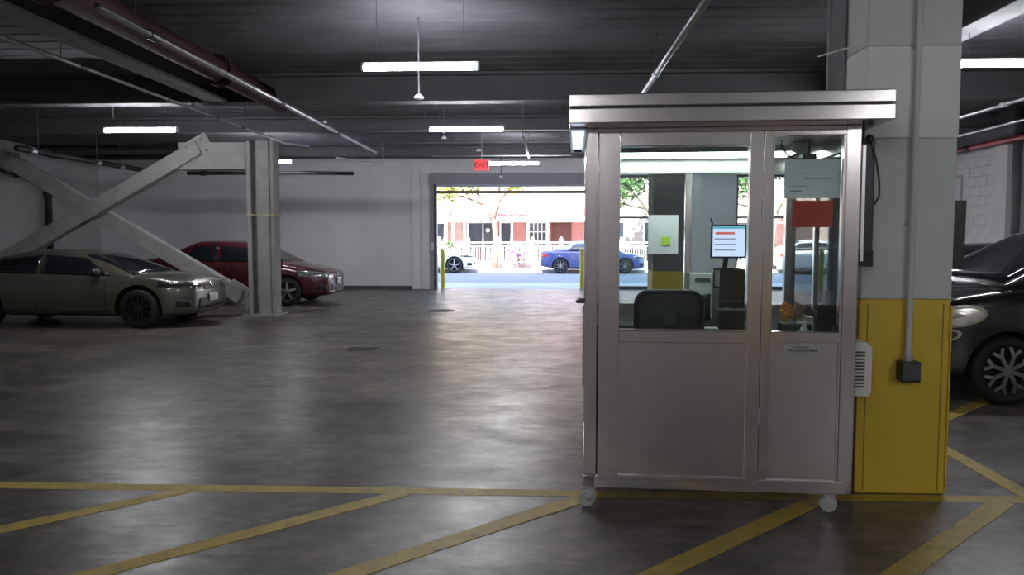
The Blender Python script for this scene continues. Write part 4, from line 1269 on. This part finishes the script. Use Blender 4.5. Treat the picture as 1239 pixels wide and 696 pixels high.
for x, lb in ((-3.10, 'yellow steel bollard at the left jamb of the street doorway'), (1.20, 'yellow steel bollard at the jamb next to the booth')):
    t = thing('bollard', lb, 'bollard', (x, 22.85, -0.02), 0, 'yellow door bollards')
    MB().cyl((0, 0, 0), (0, 0, 1.18), 0.075, seg=16).build('post', M['bollard'], t)
    MB().ball((0, 0, 1.18), 0.075, 0.075, 0.05).build('cap', M['bollard'], t, smooth=True)

# floor drain and cover
t = thing('floor_drain', 'dark rectangular floor drain grate in the lane', 'drain', (-2.48, 10.05, 0))
MB().box(-0.20, 0.20, -0.16, 0.16, -0.01, 0.004).build('frame', M['rust'], t)
for k in range(9):
    MB().box(-0.17 + 0.04 * k, -0.15 + 0.04 * k, -0.13, 0.13, 0.003, 0.008).build('bar', M['rust'], t)
t = thing('manhole_cover', 'round dark iron cover in the floor towards the doorway', 'manhole', (-2.15, 15.6, 0))
MB().cyl((0, 0, -0.01), (0, 0, 0.005), 0.26, seg=28).build('cover', M['rust'], t)
MB().lathe([(0.26, -0.01), (0.30, -0.01), (0.30, 0.004), (0.26, 0.004), (0.26, -0.01)], 'z', 28).build('ring', M['dgrey'], t)

# ================================================================== STREET
ground = struct(MB().box(-60, 60, YF + 0.25, 34.4, -0.3, -0.02).build('floor_street', M['asphalt']), 'asphalt street in front of the garage')
struct(MB().box(-60, 60, YF + 0.25, 26.0, -0.2, -0.004).build('floor_driveway', M['pave']), 'pale driveway apron before the street')
struct(MB().box(-60, 60, 34.4, 80, -0.3, 0.10).build('floor_sidewalk', M['pave']), 'sunlit pavement across the street')

def row_house(x0, x1, label, mwall, Y=40.0):
    t = thing('row_house', label, 'house', ((x0 + x1) / 2, Y, 0.1))
    w = (x1 - x0) / 2
    MB().box(-w, w, 0, 8, 0, 2.75).build('wall', mwall, t)
    MB().box(-w, w, 0.01, 8, 2.75, 7.6).build('upper_wall', M['brick_pale'], t)
    MB().box(-w, w, -0.12, 0.02, 0, 0.85).build('shaded_base', M['brick_shaded'], t)  # darker brick paints in the porch and garden shade behind the fence
    MB().box(-w, w, -0.35, 0.1, 7.5, 7.9).build('cornice', M['trim_white'], t)
    return t
def house_window(t, x0, x1, z0, z1, bars=0, frame=M['trim_white'], pane=M['house_glass']):
    f = MB()
    f.box(x0 - 0.07, x1 + 0.07, -0.08, 0.02, z1, z1 + 0.09).box(x0 - 0.07, x1 + 0.07, -0.10, 0.02, z0 - 0.08, z0)
    f.box(x0 - 0.07, x0, -0.08, 0.02, z0, z1).box(x1, x1 + 0.07, -0.08, 0.02, z0, z1)
    f = f.build('window', frame, t)
    MB().box(x0, x1, -0.03, 0.02, z0, z1).build('pane', pane, f)
    for k in range(bars):
        x = x0 + (x1 - x0) * (k + 1) / (bars + 1)
        MB().box(x - 0.02, x + 0.02, -0.06, -0.03, z0, z1).build('window_bar', frame, f)
    if bars:
        for q in (0.33, 0.66):
            MB().box(x0, x1, -0.06, -0.03, z0 + (z1 - z0) * q - 0.02, z0 + (z1 - z0) * q + 0.02).build('window_bar', frame, f)
h1 = row_house(-12.0, -2.4, 'pale row house with white porch across the street behind the tree', M['brick_pale'])
h2 = row_house(-2.38, 2.6, 'red brick row house with a brown shuttered door across the street', M['brick'])
h3 = row_house(2.62, 12.0, 'pale brick row house opposite the booth end of the garage', M['brick_pale'])
h4 = row_house(12.02, 24.0, 'brick row house at the far end of the row', M['brick'])
def hw(t, x0, x1, z0, z1, **k):
    house_window(t, x0 - t.location.x, x1 - t.location.x, z0 - 0.1, z1 - 0.1, **k)
hw(h1, -5.75, -5.2, 1.0, 2.35); hw(h1, -4.0, -3.25, 0.9, 2.38); hw(h1, -3.2, -2.65, 0.3, 2.38, pane=M['dgrey'])
hw(h2, -2.25, -1.70, 1.0, 2.38); hw(h2, -0.72, 0.16, 1.0, 2.38, bars=3)
hw(h2, 0.50, 1.44, 0.2, 2.38, pane=M['door_brown'], frame=M['door_brown'])
for k, x in enumerate((-10.5, -8.2, -5.6, -3.9)):
    hw(h1, x, x + 1.0, 4.6, 6.2)
for x in (-1.9, -0.4, 1.2):
    hw(h2, x, x + 0.9, 4.6, 6.2)
for x in (3.2, 5.4, 7.6, 9.8):
    hw(h3, x, x + 1.0, 4.6, 6.2)
    hw(h3, x, x + 1.1, 1.0, 2.4)
for x in (12.8, 15.0, 17.5):
    hw(h4, x, x + 1.0, 1.0, 2.4)
# porch: white beam on posts
for t, xa, xb, posts in ((h1, -7.4, -2.45, (-5.1, -4.68, -4.08)), (h2, -2.3, 2.5, (-1.62, -0.80, 0.24))):
    cx = t.location.x
    pr = MB().box(xa - cx, xb - cx, -1.3, 0.0, 2.32, 2.62).build('porch_roof', M['trim_white'], t)
    for x in posts:
        MB().box(x - cx - 0.06, x - cx + 0.06, -1.28, -1.16, 0, 2.34).build('porch_post', M['trim_white'], t)
MB().prism([(-1.5, 2.25), (0.0, 2.95), (0.0, 2.35)], -6.9 - h1.location.x, -4.95 - h1.location.x, 'x').build('awning', mat('red_awning', (0.55, 0.08, 0.10), 0.8), h1)
MB().ball((-2.95 - h1.location.x, -0.12, 1.9), 0.12).build('door_light', M['trim_white'], h1, smooth=True)

# white picket fence: posts, rails and pickets
fence = thing('picket_fence', 'white metal picket fence in front of the row houses', 'fence', (0, 37.2, 0.1))
for x in (-5.2, -4.9, -3.75, -2.2, -0.52, 0.9, 2.4, 3.9, 5.4, 6.9, 8.4, 9.9):
    p = MB().box(x - 0.10, x + 0.10, -0.08, 0.08, 0, 1.42).build('post', M['trim_white'], fence, bevel=0.01)
    MB().ball((x, 0, 1.46), 0.08).build('finial', M['trim_white'], p, smooth=True)
for z in (0.25, 1.05, 1.22):
    MB().box(-5.2, 9.9, -0.02, 0.02, z, z + 0.07).build('rail', M['trim_white'], fence)
pk = MB()
x = -5.1
while x < 9.8:
    pk.box(x - 0.018, x + 0.018, -0.012, 0.012, 0.05, 1.15)
    x += 0.12
o = pk.build('pickets', M['trim_white'], fence)
o['kind'] = 'stuff'
MB().box(-5.2, 9.9, -0.15, 0.2, -0.01, 0.18).build('kerb', M['brick_pale'], fence)

def leaves(name, blobs, n, size, material, parent, seed=1):
    rnd = random.Random(seed)
    vs, fs = [], []
    tot = sum(b[3] ** 2 for b in blobs)
    for (cx, cy, cz, r) in blobs:
        for _ in range(int(n * r * r / tot)):
            d = Vector((rnd.gauss(0, 1), rnd.gauss(0, 1), rnd.gauss(0, 1))).normalized() * r * rnd.random() ** 0.45
            p = Vector((cx, cy, cz)) + Vector((d.x, d.y, d.z * 0.75))
            a = Vector((rnd.gauss(0, 1), rnd.gauss(0, 1), rnd.gauss(0, 1))).normalized()
            b = a.cross(Vector((rnd.gauss(0, 1), rnd.gauss(0, 1), rnd.gauss(0, 1)))).normalized()
            s = size * rnd.uniform(0.7, 1.3)
            i = len(vs)
            vs += [p - a * s, p + b * s * 0.5, p + a * s, p - b * s * 0.5]
            fs.append((i, i + 1, i + 2, i + 3))
    me = bpy.data.meshes.new(name)
    me.from_pydata([tuple(v) for v in vs], [], fs)
    me.materials.append(material)
    o = link(name, me, parent)
    o['kind'] = 'stuff'
    return o
def tree(label, x, y, trunk_pts, branches, blobs, n, seed, leafm):
    t = thing('street_tree', label, 'tree', (x, y, 0.1))
    MB().tube(trunk_pts, [0.15, 0.12, 0.11, 0.10][:len(trunk_pts)], 10).build('trunk', M['bark'], t, smooth=True)
    for b in branches:
        MB().tube(b, [0.08, 0.055, 0.035][:len(b)], 8).build('branch', M['bark'], t, smooth=True)
    leaves('foliage', blobs, n, 0.13, leafm, t, seed)
    return t
tree('slender street tree with yellow green leaves in front of the picket fence', -2.32, 36.2, [(0, 0, 0), (0.02, 0, 1.0), (-0.03, 0, 1.9), (-0.08, 0, 2.4)],
     [[(-0.08, 0, 2.2), (-0.7, 0.1, 3.4), (-1.5, 0.2, 4.4)], [(-0.06, 0, 2.3), (0.15, 0, 3.4), (0.3, 0.1, 4.8)], [(-0.55, 0.1, 3.1), (-1.6, 0.0, 3.5), (-2.6, 0, 3.4)], [(0.1, 0, 3.2), (0.9, 0.2, 4.0), (1.6, 0.2, 4.6)]],
     [(-1.6, 0, 4.3, 1.1), (-2.5, 0, 3.7, 0.7), (0.3, 0, 5.2, 1.3), (1.6, 0, 4.8, 1.1), (-0.5, 0, 5.6, 1.4), (1.0, 0, 3.9, 0.45)], 2300, 5, M['leaf'])
tree('bushy green street tree seen through the booth door window', 5.3, 36.0, [(0, 0, 0), (0.05, 0, 1.4), (0.0, 0, 2.6)],
     [[(0, 0, 2.4), (-0.7, 0, 3.3), (-1.4, 0, 4.0)], [(0, 0, 2.5), (0.6, 0, 3.6), (1.2, 0, 4.6)], [(-0.4, 0, 2.9), (-1.0, 0, 3.0), (-1.9, 0, 3.2)]],
     [(-1.3, 0, 4.1, 1.1), (0.9, 0, 4.9, 1.3), (-0.2, 0, 5.2, 1.3), (-1.9, 0, 3.3, 0.6)], 2300, 9, M['leaf_dark'])
tree('leafy street tree opposite the third opening of the garage', 11.0, 36.0, [(0, 0, 0), (-0.05, 0, 1.5), (0.0, 0, 2.7)],
     [[(0, 0, 2.4), (-0.7, 0, 3.3), (-1.6, 0, 3.9)], [(0, 0, 2.5), (0.6, 0, 3.6), (1.2, 0, 4.6)], [(-0.3, 0, 2.8), (-1.2, 0, 2.95), (-2.2, 0, 3.2)]],
     [(-1.5, 0, 4.0, 1.0), (0.9, 0, 4.9, 1.3), (-0.2, 0, 5.2, 1.3)], 1600, 12, M['leaf_dark'])
for (x, y, m_, lb, sd) in ((-4.75, 36.35, M['leaf_dark'], 'green bush beside the white car across the street', 3), (-1.25, 36.35, M['bloom'], 'mauve flowering bush before the picket fence', 4)):
    t = thing('bush', lb, 'bush', (x, y, 0.1))
    leaves('foliage', [(0, 0, 1.0, 0.45), (0.25, 0, 0.75, 0.35), (-0.2, 0, 0.6, 0.35)], 420, 0.09, m_, t, sd)
    MB().tube([(0, 0, 0), (0.02, 0, 0.5), (0, 0, 0.9)], 0.025).build('stem', M['bark'], t)

S5 = sedan(L=4.4, W=1.80, H=1.5, fo=0.85, wb=2.65, r=0.36, rim=0.27, cowl=0.95, tail_a=4.1, belt=1.0, hood0=0.80, spokes='five', rim_mat=M['alloy'])
make_car('sedan_car', 'white car parked across the street behind the left bollard', S5, white_paint, (-3.15, 34.3, -0.02), 0)
S6 = sedan(L=4.7, W=1.80, H=1.44, fo=0.92, wb=2.85, r=0.34, rim=0.25, cowl=1.05, tail_a=4.15, belt=0.95, hood0=0.74, spokes='ten', rim_mat=M['alloy'])
make_car('sedan_car', 'blue sedan parked across the street with its red tail lamp to the fence', S6, blue_paint, (4.55, 34.0, -0.02), 0)
S7 = sedan(L=4.6, W=1.85, H=1.7, fo=0.9, wb=2.75, r=0.36, rim=0.25, cowl=0.95, tail_a=4.4, belt=1.1, hood0=0.9, spokes='five', rim_mat=M['alloy'])
make_car('suv_car', 'white tall car parked across the street opposite the third opening', S7, white_paint, (15.2, 34.2, -0.02), 0)
